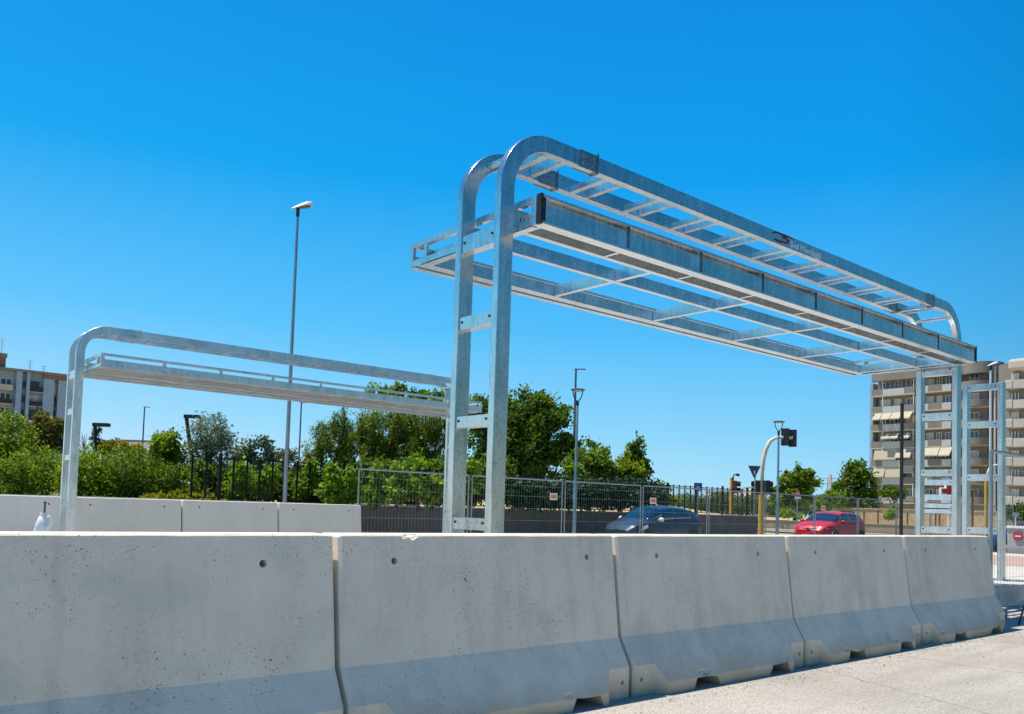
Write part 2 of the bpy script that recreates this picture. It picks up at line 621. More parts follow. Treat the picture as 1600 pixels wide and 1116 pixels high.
# ------------------------------------------------------------------ concrete road barriers
def cut(o, cutters):
    for c in cutters:
        ok = False
        for solver in ('EXACT', 'FAST'):
            m = o.modifiers.new('cut', 'BOOLEAN')
            m.operation = 'DIFFERENCE'
            m.solver = solver
            m.object = c
            dg = bpy.context.evaluated_depsgraph_get()
            me = bpy.data.meshes.new_from_object(o.evaluated_get(dg))
            o.modifiers.clear()
            z = [v.co.z for v in me.vertices]
            x = [v.co.x for v in me.vertices]
            if len(me.polygons) > len(o.data.polygons) * .6 and max(x) - min(x) > 1.8 and max(z) - min(z) > .9:
                o.data = me
                break
    for c in cutters:
        d = c.data
        bpy.data.objects.remove(c)
        bpy.data.meshes.remove(d)


YT, YCR, YFT, YBL = 3.753, 3.672, 3.545, 3.535
YMID = 3.86


def barrier(name, label, x0, mat, slots, seed, holes=(.2, .8), group=None, L=2.0, gap=.014, ymid=YMID, z0=0.0, face=-1, chip=None, spall=None):
    rnd = random.Random(seed)
    t = thing(name, label, 'barrier', (x0 + L / 2, ymid, z0), 0, group)
    # lofted cross-section: half profile as offsets from the middle plane
    ht, hc, hf, hp = .107, .188, .350, .286
    # stations along the barrier: (place, slot, pocket, inset)
    st = [(gap, 0, 1, .014), (gap + .016, 0, 1, 0), (gap + .20, 0, 1, 0), (gap + .26, 0, 0, 0)]
    for a, b in slots:
        st += [(a - .03, 0, 0, 0), (a, 1, 0, 0), (b, 1, 0, 0), (b + .03, 0, 0, 0)]
    st += [(L - gap - .26, 0, 0, 0), (L - gap - .20, 0, 1, 0), (L - gap - .016, 0, 1, 0), (L - gap, 0, 1, .014)]
    full = []
    for p, q in zip(st, st[1:]):
        full.append(p)
        if p[1:] == q[1:]:
            n = max(1, int((q[0] - p[0]) / .08))
            for k in range(1, n):
                full.append((p[0] + (q[0] - p[0]) * k / n, *p[1:]))
    full.append(st[-1])
    verts, faces = [], []
    for (u, s, pk, ins) in full:
        j = lambda q: rnd.uniform(-q, q)
        zb = .070 + j(.012) if s else 0.0
        fz = .19 if pk else max(.075 + j(.004), zb + .001)
        yo = hp if pk else hf - (hf - hc) * (fz - .075) / .285
        yb = yo if pk else yo + .004 + j(.003)
        ring = [(-yb + ins, zb), (-yo + ins, fz), (-hc + ins, .36 + j(.0015)), (-ht + j(.001) + ins, .992 + j(.0012) - ins * .5), (-ht + .010 + ins, 1.0 + j(.0008) - ins * .8),
                (ht - .010 - ins, 1.0 - ins * .8), (ht - ins, .992 - ins * .5), (hc - ins, .36), (yo - ins, fz), (yb - ins, zb)]
        verts.append([(u - L / 2, y, z) for y, z in ring])
    n = 10
    for i in range(len(verts) - 1):
        for k in range(n):
            faces.append((i * n + k, i * n + (k + 1) % n, (i + 1) * n + (k + 1) % n, (i + 1) * n + k))
    mb = MB()
    mb.add([p for r in verts for p in r], faces + [tuple(range(n)), tuple((len(verts) - 1) * n + k for k in range(n - 1, -1, -1))])
    body = mb.build('body', mat, t, local=True)
    cs = []
    for h in holes:
        cs.append(MB().tube([(h * L - L / 2, face * .4, .865), (h * L - L / 2, face * .02, .865)], .018, 14).build('c', mat, t, local=True))
    for sx in (-1, 1):
        hx = sx * (L / 2 - gap - .075)
        cs.append(MB().tube([(hx, face * .4, .10), (hx, face * .22, .10)], .014, 12).build('c', mat, t, local=True))

    def lump(p, r, sx=1.0):
        bm = bmesh.new()
        bmesh.ops.create_icosphere(bm, subdivisions=3, radius=r)
        for v in bm.verts:
            v.co *= 1 + rnd.uniform(-.16, .16)
            v.co.x *= sx
            v.co += Vector(p)
        me = bpy.data.meshes.new('c')
        bm.to_mesh(me)
        bm.free()
        c = bpy.data.objects.new('c', me)
        COL.objects.link(c)
        c.parent = t
        cs.append(c)

    for cx, r in (chip or ()):
        lump((cx - L / 2, face * ht, 1.0 + r * .45), r, 1.9)
    if spall:
        for (cx, cz, r, sx) in spall:
            k = (cz - .075) / .285
            lump((cx - L / 2, face * (hf - (hf - hc) * max(k, 0) + r * .55), cz + r * .3), r, sx)
    bpy.context.view_layer.update()
    cut(body, cs)
    return t


X0 = .035
gb = 'concrete road barriers in the near row'
bar_lab = ['concrete barrier nearest the camera, pitted with dark pores, leftmost of the near row',
           'pitted concrete barrier with a chipped notch in its top edge, second in the near row',
           'concrete barrier in the near row in front of the dark grey car',
           'concrete barrier in the near row in front of the red car',
           'stained concrete barrier at the right end of the near row']
bar_m = ['concrete', 'concrete', 'concrete_b', 'concrete_b', 'concrete_c']
slots0 = [(.57, .79), (1.45, 1.65)]
hol = [(.81,), (.165, .868), (.2, .79), (.2, .79), (.21, .80)]
for i in range(5):
    barrier('concrete_barrier', bar_lab[i], X0 + 2 * i, bar_m[i], slots0, 11 + i, hol[i], gb,
            chip=[(.44, .045)] if i == 1 else None,
            spall={1: [(1.40, .09, .03, 2.0)], 2: [(.66, .10, .035, 2.4)], 3: [(.52, .09, .03, 2), (1.4, .10, .025, 2)], 4: [(.3, .1, .03, 1.5)]}.get(i))
# the pale row beyond the far platform
gw = 'pale concrete barriers in front of the shrubs'
wl = ['pale concrete barrier at the far left behind the post of the far gantry', 'pale concrete barrier under the yellow ground shrubs',
      'pale concrete barrier in front of the tall lamp post', 'end barrier of the pale row, beside the dark wall and mesh fence']
YW = 16.95
xe = on(564, 815, 1, YW - .107)[0]
for i in range(4):
    x0 = xe - 2 * (4 - i) + .0
    barrier('concrete_barrier', wl[i], x0, 'concrete_pale', slots0, 31 + i, (.17, .83), gw, ymid=YW, z0=.07)


# ------------------------------------------------------------------ galvanised gantry
GF, GB, PW, PD = 4.90, 5.39, .135, .071       # frame faces, post width along the gantry and depth across it
GXL, GXR, GZT = 3.92, 12.16, 4.105
PX0, PX1, PY0, PY1, PZ0, PZ1 = 4.09, 11.93, 4.62, 6.39, 3.27, 3.495


def gantry(label, fx, fy, fz, base, mat, near):
    """fx, fy, fz map the near gantry's coordinates to the place of this one"""
    t = thing('steel_gantry', label, 'gantry', (fx(GXL), fy(GF), base))

    def B(x0, x1, y0, y1, z0, z1, mb=None):
        mb = MB() if mb is None else mb
        return mb.box(fx(x0), fx(x1), fy(y0), fy(y1), fz(z0), fz(z1))

    def part(name, mb, parent=t, m=mat, bevel=.004, **kw):
        return mb.build(name, m, parent, bevel=bevel, **kw)

    rc = .44
    for yf in (GF, GB):
        for side in (-1, 1):
            x_out = GXL if side < 0 else GXR
            xc = x_out - side * PW / 2
            zc = GZT - PW / 2
            path = [(xc, .30 if near else base - 0 + .06), (xc, 1.6), (xc, zc - rc)]
            na = 14
            for k in range(1, na + 1):
                a = math.pi / 2 * k / na
                path.append((xc - side * (rc - rc * math.cos(a)), zc - rc + rc * math.sin(a)))
            path.append((4.935 if side < 0 else 11.065 + .24, zc))
            mb = MB()
            vs = []
            for i, p in enumerate(path):
                d = Vector((path[min(i + 1, len(path) - 1)][0] - path[max(i - 1, 0)][0], path[min(i + 1, len(path) - 1)][1] - path[max(i - 1, 0)][1])).normalized()
                nx, nz = -d.y, d.x
                for o_, y_ in ((-1, yf), (1, yf), (1, yf + PD), (-1, yf + PD)):
                    vs.append((fx(p[0] + nx * PW / 2 * o_), fy(y_), fz(p[1] + nz * PW / 2 * o_)))
            fs = []
            for i in range(len(path) - 1):
                for k in range(4):
                    fs.append((i * 4 + k, i * 4 + (k + 1) % 4, (i + 1) * 4 + (k + 1) % 4, (i + 1) * 4 + k))
            fs += [(0, 1, 2, 3), tuple((len(path) - 1) * 4 + k for k in (3, 2, 1, 0))]
            mb.add(vs, fs)
            leg = part('leg', mb, smooth=25, bevel=.005)
            # base plate
            if near or side < 0:
                part('base_plate', B(xc - .12, xc + .12, yf - .05, yf + PD + .05, .301 if near else .325, .318 if near else .34), leg, bevel=0)
        b = B(4.945, 11.055 + .23, yf, yf + PD, GZT - PW, GZT)
        part('beam', b)
        for xs, flip in ((4.725, 1), (11.06, 1)):
            pl = B(xs, xs + .205, yf - .006, yf - .0005, GZT - PW - .006, GZT + .004)
            B(xs, xs + .205, yf + PD + .0005, yf + PD + .006, GZT - PW - .006, GZT + .004, pl)
            B(xs + .207, xs + .222, yf - .012, yf + PD + .012, GZT - PW - .018, GZT + .022, pl)
            sp = part('splice_plate', pl, m='splice' if near else mat, bevel=0)
            if near:
                for bx in (.04, .09, .16):
                    for bz in (.035, .10):
                        part('bolt', MB().tube([(fx(xs + bx), fy(yf - .014), fz(GZT - PW + bz)), (fx(xs + bx), fy(yf - .006), fz(GZT - PW + bz))], .009, 8), sp, 'galv', 0)
    # rungs between the two posts of each leg
    for x0 in (GXL, GXR - PW):
        for z, h in ((3.235, .135), (2.595, .10), (1.81, .09), (1.02, .09)):
            mb = MB()
            # open channel: web on the outside, two lips inwards
            xa = x0 + .012
            B(xa, xa + .008, GF + PD + .001, GB - .001, z - h / 2, z + h / 2, mb)
            B(xa + .008, xa + .085, GF + PD + .001, GB - .001, z - h / 2, z - h / 2 + .008, mb)
            B(xa + .008, xa + .085, GF + PD + .001, GB - .001, z + h / 2 - .008, z + h / 2, mb)
            r = part('rung', mb, bevel=.0015)
            for yy in (GF + PD + .035, GB - .035):
                part('bolt', MB().tube([(fx(xa - .006), fy(yy), fz(z + .01)), (fx(xa), fy(yy), fz(z + .01))], .011, 8), r, 'bolt', 0)
    # ties between the two top beams: a wide bottom rail and two thin lips
    for k in range(11):
        x = 4.40 + .691 * k
        mb = MB()
        B(x, x + .06, GF + PD + .001, GB - .001, GZT - PW + .004, GZT - PW + .012, mb)
        B(x, x + .006, GF + PD + .001, GB - .001, GZT - PW + .0125, GZT - PW + .055, mb)
        B(x + .22, x + .226, GF + PD + .001, GB - .001, GZT - PW + .02, GZT - .03, mb)
        B(x + .2265, x + .27, GF + PD + .001, GB - .001, GZT - PW + .02, GZT - PW + .026, mb)
        ti = part('cross_tie', mb, bevel=0)
    for x, z in ((4.16, 3.93), (11.80, 3.90)):
        part('cross_tie', B(x, x + .05, GF + PD + .001, GB - .001, z, z + .03), bevel=.003)
    # hanging platform: tall channel along one edge
    mb = MB()
    B(PX0, PX1, PY0 + .05, PY0 + .056, PZ0, PZ1, mb)                  # web
    B(PX0, PX1, PY0, PY0 + .05, PZ1 - .007, PZ1, mb)                  # top flange
    B(PX0, PX1, PY0, PY0 + .006, PZ1 - .024, PZ1 - .0072, mb)         # top lip
    B(PX0, PX1, PY0, PY0 + .05, PZ0, PZ0 + .007, mb)                  # bottom flange
    B(PX0, PX1, PY0, PY0 + .006, PZ0 + .0072, PZ0 + .022, mb)
    B(PX0, PX1, PY0 + .0562, PY0 + .10, PZ0 + .001, PZ0 + .007, mb)
    part('edge_channel', mb, bevel=.0015)
    for k in range(9):
        x = (PX0 if k == 0 else 5.02 + .957 * (k - 1)) if k < 8 else PX1 - .06
        mb = MB()
        for dx in (0, .045):
            B(x + dx, x + dx + .007, PY0 + .007, PY0 + .0495, PZ0 + .0075, PZ1 - .0075, mb)
        part('stiffener', mb, bevel=0)
    part('cover_sheet', B(PX0 + .02, PX1 - .02, PY0 + .058, 4.893, 3.375, 3.381), m='sheet', bevel=0)
    # three long beams under the platform
    for y0, w, zt in ((4.875, .05, 3.385), (5.335, .05, 3.385), (6.16, .055, 3.385)):
        mb = MB()
        B(PX0 + .02, PX1 - .02, y0, y0 + .007, PZ0 + .0005, zt, mb)
        B(PX0 + .02, PX1 - .02, y0 + .0072, y0 + w, PZ0, PZ0 + .007, mb)
        B(PX0 + .02, PX1 - .02, y0 + .0072, y0 + w * .8, zt - .007, zt, mb)
        part('long_beam', mb, bevel=.0015)
    # cross members
    for x in (4.13, 5.65, 7.15, 8.65, 10.15, 11.76):
        for ya, yb in ((4.926, 5.334), (5.386, 6.159)):
            mb = MB()
            B(x, x + .007, ya, yb, PZ0 + .004, 3.383, mb)
            B(x + .0072, x + .05, ya, yb, PZ0 + .003, PZ0 + .010, mb)
            part('cross_member', mb, bevel=.0015)
    for k in range(8):
        x = PX0 + .05 if k == 0 else 5.02 + .957 * (k - 1)
        part('short_tie', B(x, x + .035, PY0 + .101, 4.874, PZ0 + .003, PZ0 + .012), bevel=0)
    # open rail along the other edge
    mb = MB()
    B(PX0, PX1, PY1 - .05, PY1, PZ1 - .04, PZ1 - .034, mb)
    B(PX0, PX1, PY1 - .0065, PY1, PZ1 - .0335, PZ1, mb)
    part('top_rail', mb, bevel=.001)
    mb = MB()
    B(PX0, PX1, PY1 - .007, PY1, PZ0, PZ0 + .125, mb)
    B(PX0, PX1, PY1 - .07, PY1 - .0072, PZ0, PZ0 + .006, mb)
    B(PX0, PX1, PY1 - .17, PY1 - .12, PZ0 + .0008, PZ0 + .0065, mb)
    part('edge_beam', mb, bevel=.0015)
    for k in range(9):
        x = PX0 + (PX1 - PX0 - .05) * k / 8
        mb = MB()
        B(x, x + .05, PY1 - .0135, PY1 - .0075, PZ0 + .007, PZ1 - .0345, mb)
        B(x, x + .006, PY1 - .05, PY1 - .0137, PZ0 + .007, PZ1 - .0405, mb)
        part('rail_post', mb, bevel=0)
    # end frames
    for x0, s in ((PX0, 1), (PX1, -1)):
        mb = MB()
        xi = x0 - s * .008
        B(xi, xi + s * .007, PY0 + .058, PY1 - .01, PZ1 - .04, PZ1 - .001, mb)
        B(xi + s * .007, xi + s * .045, PY0 + .058, PY1 - .052, PZ1 - .05, PZ1 - .0405, mb)
        B(xi, xi + s * .007, PY0 + .058, PY1 - .01, PZ0 + .0075, PZ0 + .06, mb)
        B(xi + s * .0075, xi + s * .06, PY0 + .105, PY1 - .18, PZ0 - .007, PZ0 - .0002, mb)
        part('end_rail', mb, bevel=.001)
        for y in (PY1 - .055, PY1 - .27, PY0 + .28, PY0 + .06):
            m2 = MB()
            B(xi + s * .0005, xi + s * .007, y, y + .045, PZ0 + .0605, PZ1 - .0405, m2)
            B(xi + s * .0075, xi + s * .045, y + .039, y + .045, PZ0 + .0605, PZ1 - .051, m2)
            part('end_post', m2, bevel=0)
        part('corner_plate', B(xi - s * .003, xi + s * .02, PY0 - .003, PY0 + .048, PZ0 - .002, PZ1 + .003), m='bolt', bevel=.002)
        # hangers that tie the platform to the posts
        for yy in (GF - .012, GB + PD + .003):
            part('hanger', B(x0 + s * .0, x0 + s * .10, yy, yy + .009, PZ0 + .03, PZ1 - .06), bevel=.002)
    if not near:
        for ya, yb in ((4.64, 4.87), (4.932, 5.33), (5.392, 6.155)):
            mb = MB()
            n = 4
            for k in range(n):
                xa = PX0 + .03 + (PX1 - PX0 - .06) * k / n
                B(xa + .003, xa + (PX1 - PX0 - .06) / n - .003, ya, yb, PZ0 + .012, PZ0 + .017, mb)
            part('deck_sheet', mb, m='sheet', bevel=0)
    return t


g1 = gantry('large galvanised steel gantry with a red logo on its top beam, behind the near barriers', lambda x: x, lambda y: y, lambda z: z, .30, 'galv', True)
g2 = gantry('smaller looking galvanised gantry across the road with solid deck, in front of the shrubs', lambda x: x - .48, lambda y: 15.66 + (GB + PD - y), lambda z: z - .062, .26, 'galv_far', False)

# company mark and lettering on the front face of the top beam
def flat_stroke(pts, w, y, th=.0015):
    mb = MB()
    n = len(pts)
    L_, R_ = [], []
    for i, p in enumerate(pts):
        a = Vector(pts[max(i - 1, 0)])
        b = Vector(pts[min(i + 1, n - 1)])
        d = (b - a).normalized()
        ww = w(i / (n - 1)) if callable(w) else w
        nn = Vector((-d.y, d.x)) * ww / 2
        L_.append((p[0] + nn.x, p[1] + nn.y))
        R_.append((p[0] - nn.x, p[1] - nn.y))
    for i in range(n - 1):
        mb.add([(q[0], yy, q[1]) for yy in (y, y - th) for q in (L_[i], L_[i + 1], R_[i + 1], R_[i])],
               [(0, 1, 2, 3), (7, 6, 5, 4), (0, 4, 5, 1), (2, 6, 7, 3), (1, 5, 6, 2), (0, 3, 7, 4)])
    return mb


MT['logo'] = plain('logo_dark_red', (.16, .006, .018), .45, 0, .05)
LG = lambda pts: [tuple(on(a, b, 1, GF)[[0, 2]]) for a, b in pts]


def rounded(pts, n=4):
    P_ = [Vector(p) for p in pts]
    out = []
    for i in range(len(P_) - 1):
        p0, p1, p2, p3 = P_[max(i - 1, 0)], P_[i], P_[i + 1], P_[min(i + 2, len(P_) - 1)]
        for k in range(n):
            q = k / n
            out.append(tuple(.5 * ((2 * p1) + (p2 - p0) * q + (2 * p0 - 5 * p1 + 4 * p2 - p3) * q * q + (3 * p1 - p0 - 3 * p2 + p3) * q ** 3)))
    return out + [tuple(P_[-1])]


flat_stroke(rounded(LG([(1207.2, 364.8), (1209, 363.4), (1214.5, 363.6), (1221.5, 366.4), (1227.5, 369.4), (1228, 370.6), (1223.8, 370.4)])), .021, GF - .0005).build('logo_mark', 'logo', g1)
flat_stroke(rounded(LG([(1222.5, 370.6), (1228.5, 373.6), (1232.3, 377.2), (1230.5, 379.6), (1222.5, 378.4), (1215, 376.0), (1209.5, 373.2)])), .022, GF - .0022).build('logo_mark', 'logo', g1)
flat_stroke(rounded(LG([(1224, 367.6), (1230, 369.6), (1236, 372.0), (1243.5, 375.0)])), lambda a: .022 * (1 - a) + .003, GF - .0039).build('logo_mark', 'logo', g1)
cu = bpy.data.curves.new('lettering', 'FONT')
cu.body = 'Sud Montaggi'
cu.size = .112
cu.extrude = .0008
to = bpy.data.objects.new('lettering', cu)
COL.objects.link(to)
bpy.context.view_layer.update()
me = bpy.data.meshes.new_from_object(to.evaluated_get(bpy.context.evaluated_depsgraph_get()))
bpy.data.objects.remove(to)
bpy.data.curves.remove(cu)
xs_ = [v.co.x for v in me.vertices]
kx = .60 / (max(xs_) - min(xs_))
for v in me.vertices:
    v.co = Vector((7.86 + v.co.x * kx - g1.location.x, GF - .0015 - v.co.z - g1.location.y, 3.998 + v.co.y * .85 - g1.location.z))
me.materials.append(plain('lettering_pale_grey', (.70, .76, .80), .5))
lo_ = bpy.data.objects.new('lettering', me)
COL.objects.link(lo_)
lo_.parent = g1


# end leg frames of the gantries not yet put up
def ladder(label, x0, yf, yb, z0, z1, rungs, mat='galv', w=PW, d=PD, rh=.095, group=None):
    t = thing('leg_frame', label, 'steel frame', (x0, yf, z0), 0, group)
    for y in (yf, yb):
        MB().box(x0, x0 + w, y, y + d, z0 + .016, z1).build('post', mat, t, bevel=.005)
        MB().box(x0 - .05, x0 + w + .05, y - .04, y + d + .04, z0 + .001, z0 + .016).build('base_plate', mat, t)
    for z in rungs:
        mb = MB()
        xa = x0 + .004
        mb.box(xa, xa + .008, yf + d + .001, yb - .001, z - rh / 2, z + rh / 2)
        mb.box(xa + .008, xa + .085, yf + d + .001, yb - .001, z - rh / 2, z - rh / 2 + .008)
        mb.box(xa + .008, xa + .085, yf + d + .001, yb - .001, z + rh / 2 - .008, z + rh / 2)
        r = mb.build('rung', mat, t, bevel=.0015)
        for yy in (yf + d + .03, yb - .03):
            MB().tube([(xa - .006, yy, z), (xa, yy, z)], .011, 8).build('bolt', 'bolt', r)
    return t


ladder('galvanised leg frame with four rungs standing right of the large gantry', 13.42, 4.835, 5.325, .30, 3.215, (3.16, 2.60, 1.81, 1.02))
yA = on(1439, 770, 0, 18.0)[1]
yB_ = on(1494, 770, 0, 18.0)[1]
zz = [on(1460, y, 0, 18.0)[2] for y in (754, 777, 791.5, 798)]
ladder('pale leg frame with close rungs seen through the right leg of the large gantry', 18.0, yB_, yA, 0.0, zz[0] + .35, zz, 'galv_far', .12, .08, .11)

# ------------------------------------------------------------------ temporary mesh fence
def fence_panel(label, x0, y, z0=-.05, L=3.46, H=2.0, sign=False, group='temporary wire mesh fence panels'):
    t = thing('mesh_fence_panel', label, 'fence panel', (x0, y, z0), 0, group)
    r = .021
    fr = MB()
    fr.tube([(x0 + .03, y, z0 + .02), (x0 + .03, y, z0 + H)], r, 8)
    fr.tube([(x0 + L - .03, y, z0 + .02), (x0 + L - .03, y, z0 + H)], r, 8)
    fr.tube([(x0 + .03, y, z0 + H), (x0 + L - .03, y, z0 + H)], r, 8)
    fr.tube([(x0 + .03, y, z0 + .12), (x0 + L - .03, y, z0 + .12)], r, 8)
    fr.build('frame', 'galv_pole', t, smooth=40)
    wi = MB()
    n = 34
    for k in range(1, n):
        x = x0 + .03 + (L - .06) * k / n
        wi.tube([(x, y, z0 + .12), (x, y, z0 + H)], .0018, 4, False)
    for z in (.45, .8, 1.15, 1.5, 1.8):
        wi.tube([(x0 + .03, y - .004, z0 + z), (x0 + L - .03, y - .004, z0 + z)], .0018, 4, False)
    wi.build('wire_mesh', 'wire', t)
    MB().box(x0 - .28, x0 + .26, y - .11, y + .11, z0 - .02, z0 + .10).build('foot', 'concrete_wall', t, bevel=.015)
    if sign:
        sx = x0 + sign
        s = MB().box(sx, sx + .30, y - .035, y - .028, z0 + 1.42, z0 + 1.62).build('sign_plate', 'signwhite', t)
        m = MB()
        m.box(sx + .03, sx + .27, y - .0385, y - .0355, z0 + 1.46, z0 + 1.58)
        m.build('sign_panel', 'orange', s)
    return t


fl = ['mesh fence panel at the left end of the row behind the pale barrier', 'mesh fence panel behind the left leg of the large gantry, with orange sign',
      'mesh fence panel crossed by the post-top lamp', 'mesh fence panel in front of the dark grey car, with orange sign',
      'mesh fence panel in front of the tail of the dark grey car', 'mesh fence panel at the yellow traffic light poles',
      'mesh fence panel left of the red car, with small orange sign', 'mesh fence panel in front of the red car bonnet',
      'mesh fence panel in front of the red car tail', 'mesh fence panel beyond the plain black pole',
      'mesh fence panel seen through the right leg of the large gantry', 'mesh fence panel at the right end of the row']
sg = {1: 2.9, 3: .35, 6: .45}
for k in range(12):
    fence_panel(fl[k], 10.5 + 3.52 * k, 18.4, -.05, sign=sg.get(k, False))
# the panel standing near the camera at the end of the barriers
pr = fence_panel('wire mesh fence panel standing close behind the end of the near barriers', 11.06, 4.12, .02, 3.46, 2.0, group=None)

# ------------------------------------------------------------------ dark wall and black railing
t = thing('low_wall', 'dark stained low concrete wall behind the mesh fence', 'wall', (0, 24.0, 0))
MB().box(-8, 35.8, 23.85, 24.3, -.2, 1.0).build('wall_body', 'darkwall', t)
MB().box(-8, 35.83, 23.82, 24.33, 1.003, 1.045).build('coping', 'concrete_wall', t, bevel=.01)
t = thing('railing', 'black vertical bar railing on top of the dark low wall', 'railing', (0, 24.1, 1.045))
bars = MB()
x = xr0 = on(298, 780, 1, 24.1)[0]
k = 0
while x < 35.7:
    if k % 5 == 2:
        MB().box(x - .04, x + .04, 24.06, 24.14, 1.046, 2.40).build('post', 'fence_black', t)
    else:
        bars.box(x - .028, x + .028, 24.085, 24.115, 1.10, 2.33)
    for q in (.1, .2, .3):
        bars.box(x + q - .004, x + q + .004, 24.096, 24.104, 1.14, 2.27)
    x += .40
    k += 1
bars.box(xr0, 35.6, 24.08, 24.12, 1.10, 1.13)
bars.box(xr0, 35.6, 24.08, 24.12, 2.26, 2.285)
bars.build('bars', 'fence_black', t)['kind'] = 'stuff'


# ------------------------------------------------------------------ lamps and poles
def pole(mb, base, h, r0, r1, n=10):
    x, y, z = base
    return mb.tube([(x, y, z), (x, y, z + h)], [r0, r1], n)


# tall cobra-head lamp
def street_lamp(label, base, top, r0=.11, r1=.055, head_dir=(1, -.35), mat='galv_pole', headmat='lampwhite', hl=.75, group=None, thin=False):
    t = thing('street_lamp', label, 'street lamp', base, 0, group)
    pole(MB(), base, top - base[2], r0, r1).build('pole', mat, t, smooth=40)
    d = Vector((head_dir[0], head_dir[1], 0)).normalized()
    s = Vector((-d.y, d.x, 0))
    c = Vector((base[0], base[1], top))
    if thin:
        MB().bar(c - d * .1, c + d * hl, .12 if thin is True else thin, .07).build('lamp_head', mat, t, bevel=.02)
        return t
    # shell built of cross-sections along the head
    mb = MB()
    vs, fs = [], []
    kq = hl / .75
    secs = [tuple(q_ * kq for q_ in z_) for z_ in ((-.28, .06, .02, .0), (-.15, .11, .07, .01), (.1, .16, .13, .05), (.35, .19, .17, .08), (.52, .17, .15, .085), (.6, .10, .06, .075))]
    n = 10
    for (u, w, h, lift) in secs:
        for k in range(n):
            a = 2 * math.pi * k / n
            zz_ = math.sin(a) * h if math.sin(a) > 0 else math.sin(a) * h * .25
            vs.append(c + d * u + s * math.cos(a) * w + Vector((0, 0, zz_ + lift + u * .25)))
    for i in range(len(secs) - 1):
        for k in range(n):
            fs.append((i * n + k, i * n + (k + 1) % n, (i + 1) * n + (k + 1) % n, (i + 1) * n + k))
    fs += [tuple(range(n)), tuple((len(secs) - 1) * n + k for k in range(n))]
    mb.add(vs, fs)
    h = mb.build('lamp_head', headmat, t, smooth=50)
    lm = MB()
    vs = []
    for k in range(12):
        a = 2 * math.pi * k / 12
        u = (.28 + .24 * math.cos(a)) * kq
        vs.append(c + d * u + s * .15 * kq * math.sin(a) + Vector((0, 0, .03 * kq + u * .25)))
    vs2 = [v - Vector((0, 0, .025)) for v in vs]
    lm.add(vs + vs2, [tuple(range(12)), tuple(range(23, 11, -1))] + [(k, (k + 1) % 12, (k + 1) % 12 + 12, k + 12) for k in range(12)])
    lm.build('lens', 'lampgrey', h)
    MB().tube([c - Vector((0, 0, .25)), c + Vector((0, 0, .0))], max(.05, r1 * 1.1), 10).build('collar', 'black', t)
    return t


b0 = at(447, 800, 23.6)
b1 = at(463, 321, 23.6)
street_lamp('tall grey street lamp with a pale hooded head behind the pale barriers', ((b0[0] + b1[0]) / 2, (b0[1] + b1[1]) / 2, -.15), b1[2], .066, .036, hl=.5)
c = at(1548, 571, 40)
street_lamp('street lamp with a white head in front of the apartment block', (c[0], c[1], -.15), c[2], .065, .05, (.8, -.6), 'lampwhite', 'lampwhite', hl=.42)
c = at(900, 577, 52)
street_lamp('thin dark street lamp rising behind the post-top lamp', (c[0], c[1], .5), c[2], .10, .06, (.7, -.7), 'lampgrey', hl=.6, thin=.09)
for (x, y, d, lab) in ((226, 636, 80, 'thin far lamp post above the yellow shrubs'), (471, 629, 75, 'thin far lamp post just right of the tall street lamp')):
    c = at(x, y, d)
    street_lamp(lab, (c[0], c[1], .5), c[2], .09, .06, (.8, -.6), 'lampgrey', hl=.5, thin=.12, group='far lamp posts')


def posttop(label, x, y, d):
    c = at(x, y, d)
    X, Y, Z = c
    t = thing('post_top_lamp', label, 'street lamp', (X, Y, -.15), 0, 'lamps with forked heads')
    MB().tube([(X, Y, -.15), (X, Y, 2.0), (X, Y, 2.05), (X, Y, Z - .45)], [.062, .062, .042, .038], 12).build('pole', 'galv_pole', t, smooth=40)
    h = MB().tube([(X, Y, Z - .50), (X, Y, Z - .36)], .048, 12).build('fork', 'black', t)
    side = Vector((rt[0], rt[1], 0)).normalized()
    for s in (-1, 1):
        MB().tube([Vector((X, Y, Z - .62)) + side * s * q for q in ()] or
                  [Vector((X, Y, Z - .38)), Vector((X, Y, Z - .3)) + side * s * .08, Vector((X, Y, Z - .17)) + side * s * .135, Vector((X, Y, Z - .03)) + side * s * .155], .017, 8).build('fork_arm', 'black', h, smooth=40)
    mb = MB()
    rings = [(.06, .035), (.15, .028), (.222, .004), (.228, -.012), (.19, -.026), (.16, -.03), (.03, -.03)]
    vs, fs = [], []
    n = 20
    for r_, z_ in rings:
        for k in range(n):
            a = 2 * math.pi * k / n
            vs.append((X + r_ * math.cos(a), Y + r_ * math.sin(a), Z + z_))
    for i in range(len(rings) - 1):
        for k in range(n):
            fs.append((i * n + k, i * n + (k + 1) % n, (i + 1) * n + (k + 1) % n, (i + 1) * n + k))
    fs += [tuple(range(n)), tuple((len(rings) - 1) * n + k for k in range(n))]
    mb.add(vs, fs)
    hd = mb.build('lamp_head', 'lampgrey', t, smooth=35)
    MB().tube([(X, Y, Z - .055), (X, Y, Z - .031)], .135, 18).build('lens', 'lens', hd)
    return t


posttop('forked post-top lamp rising in front of the dense dark tree', 903, 609, 26.3)
posttop('forked post-top lamp left of the hanging traffic lights', 1217, 659, 32.6)

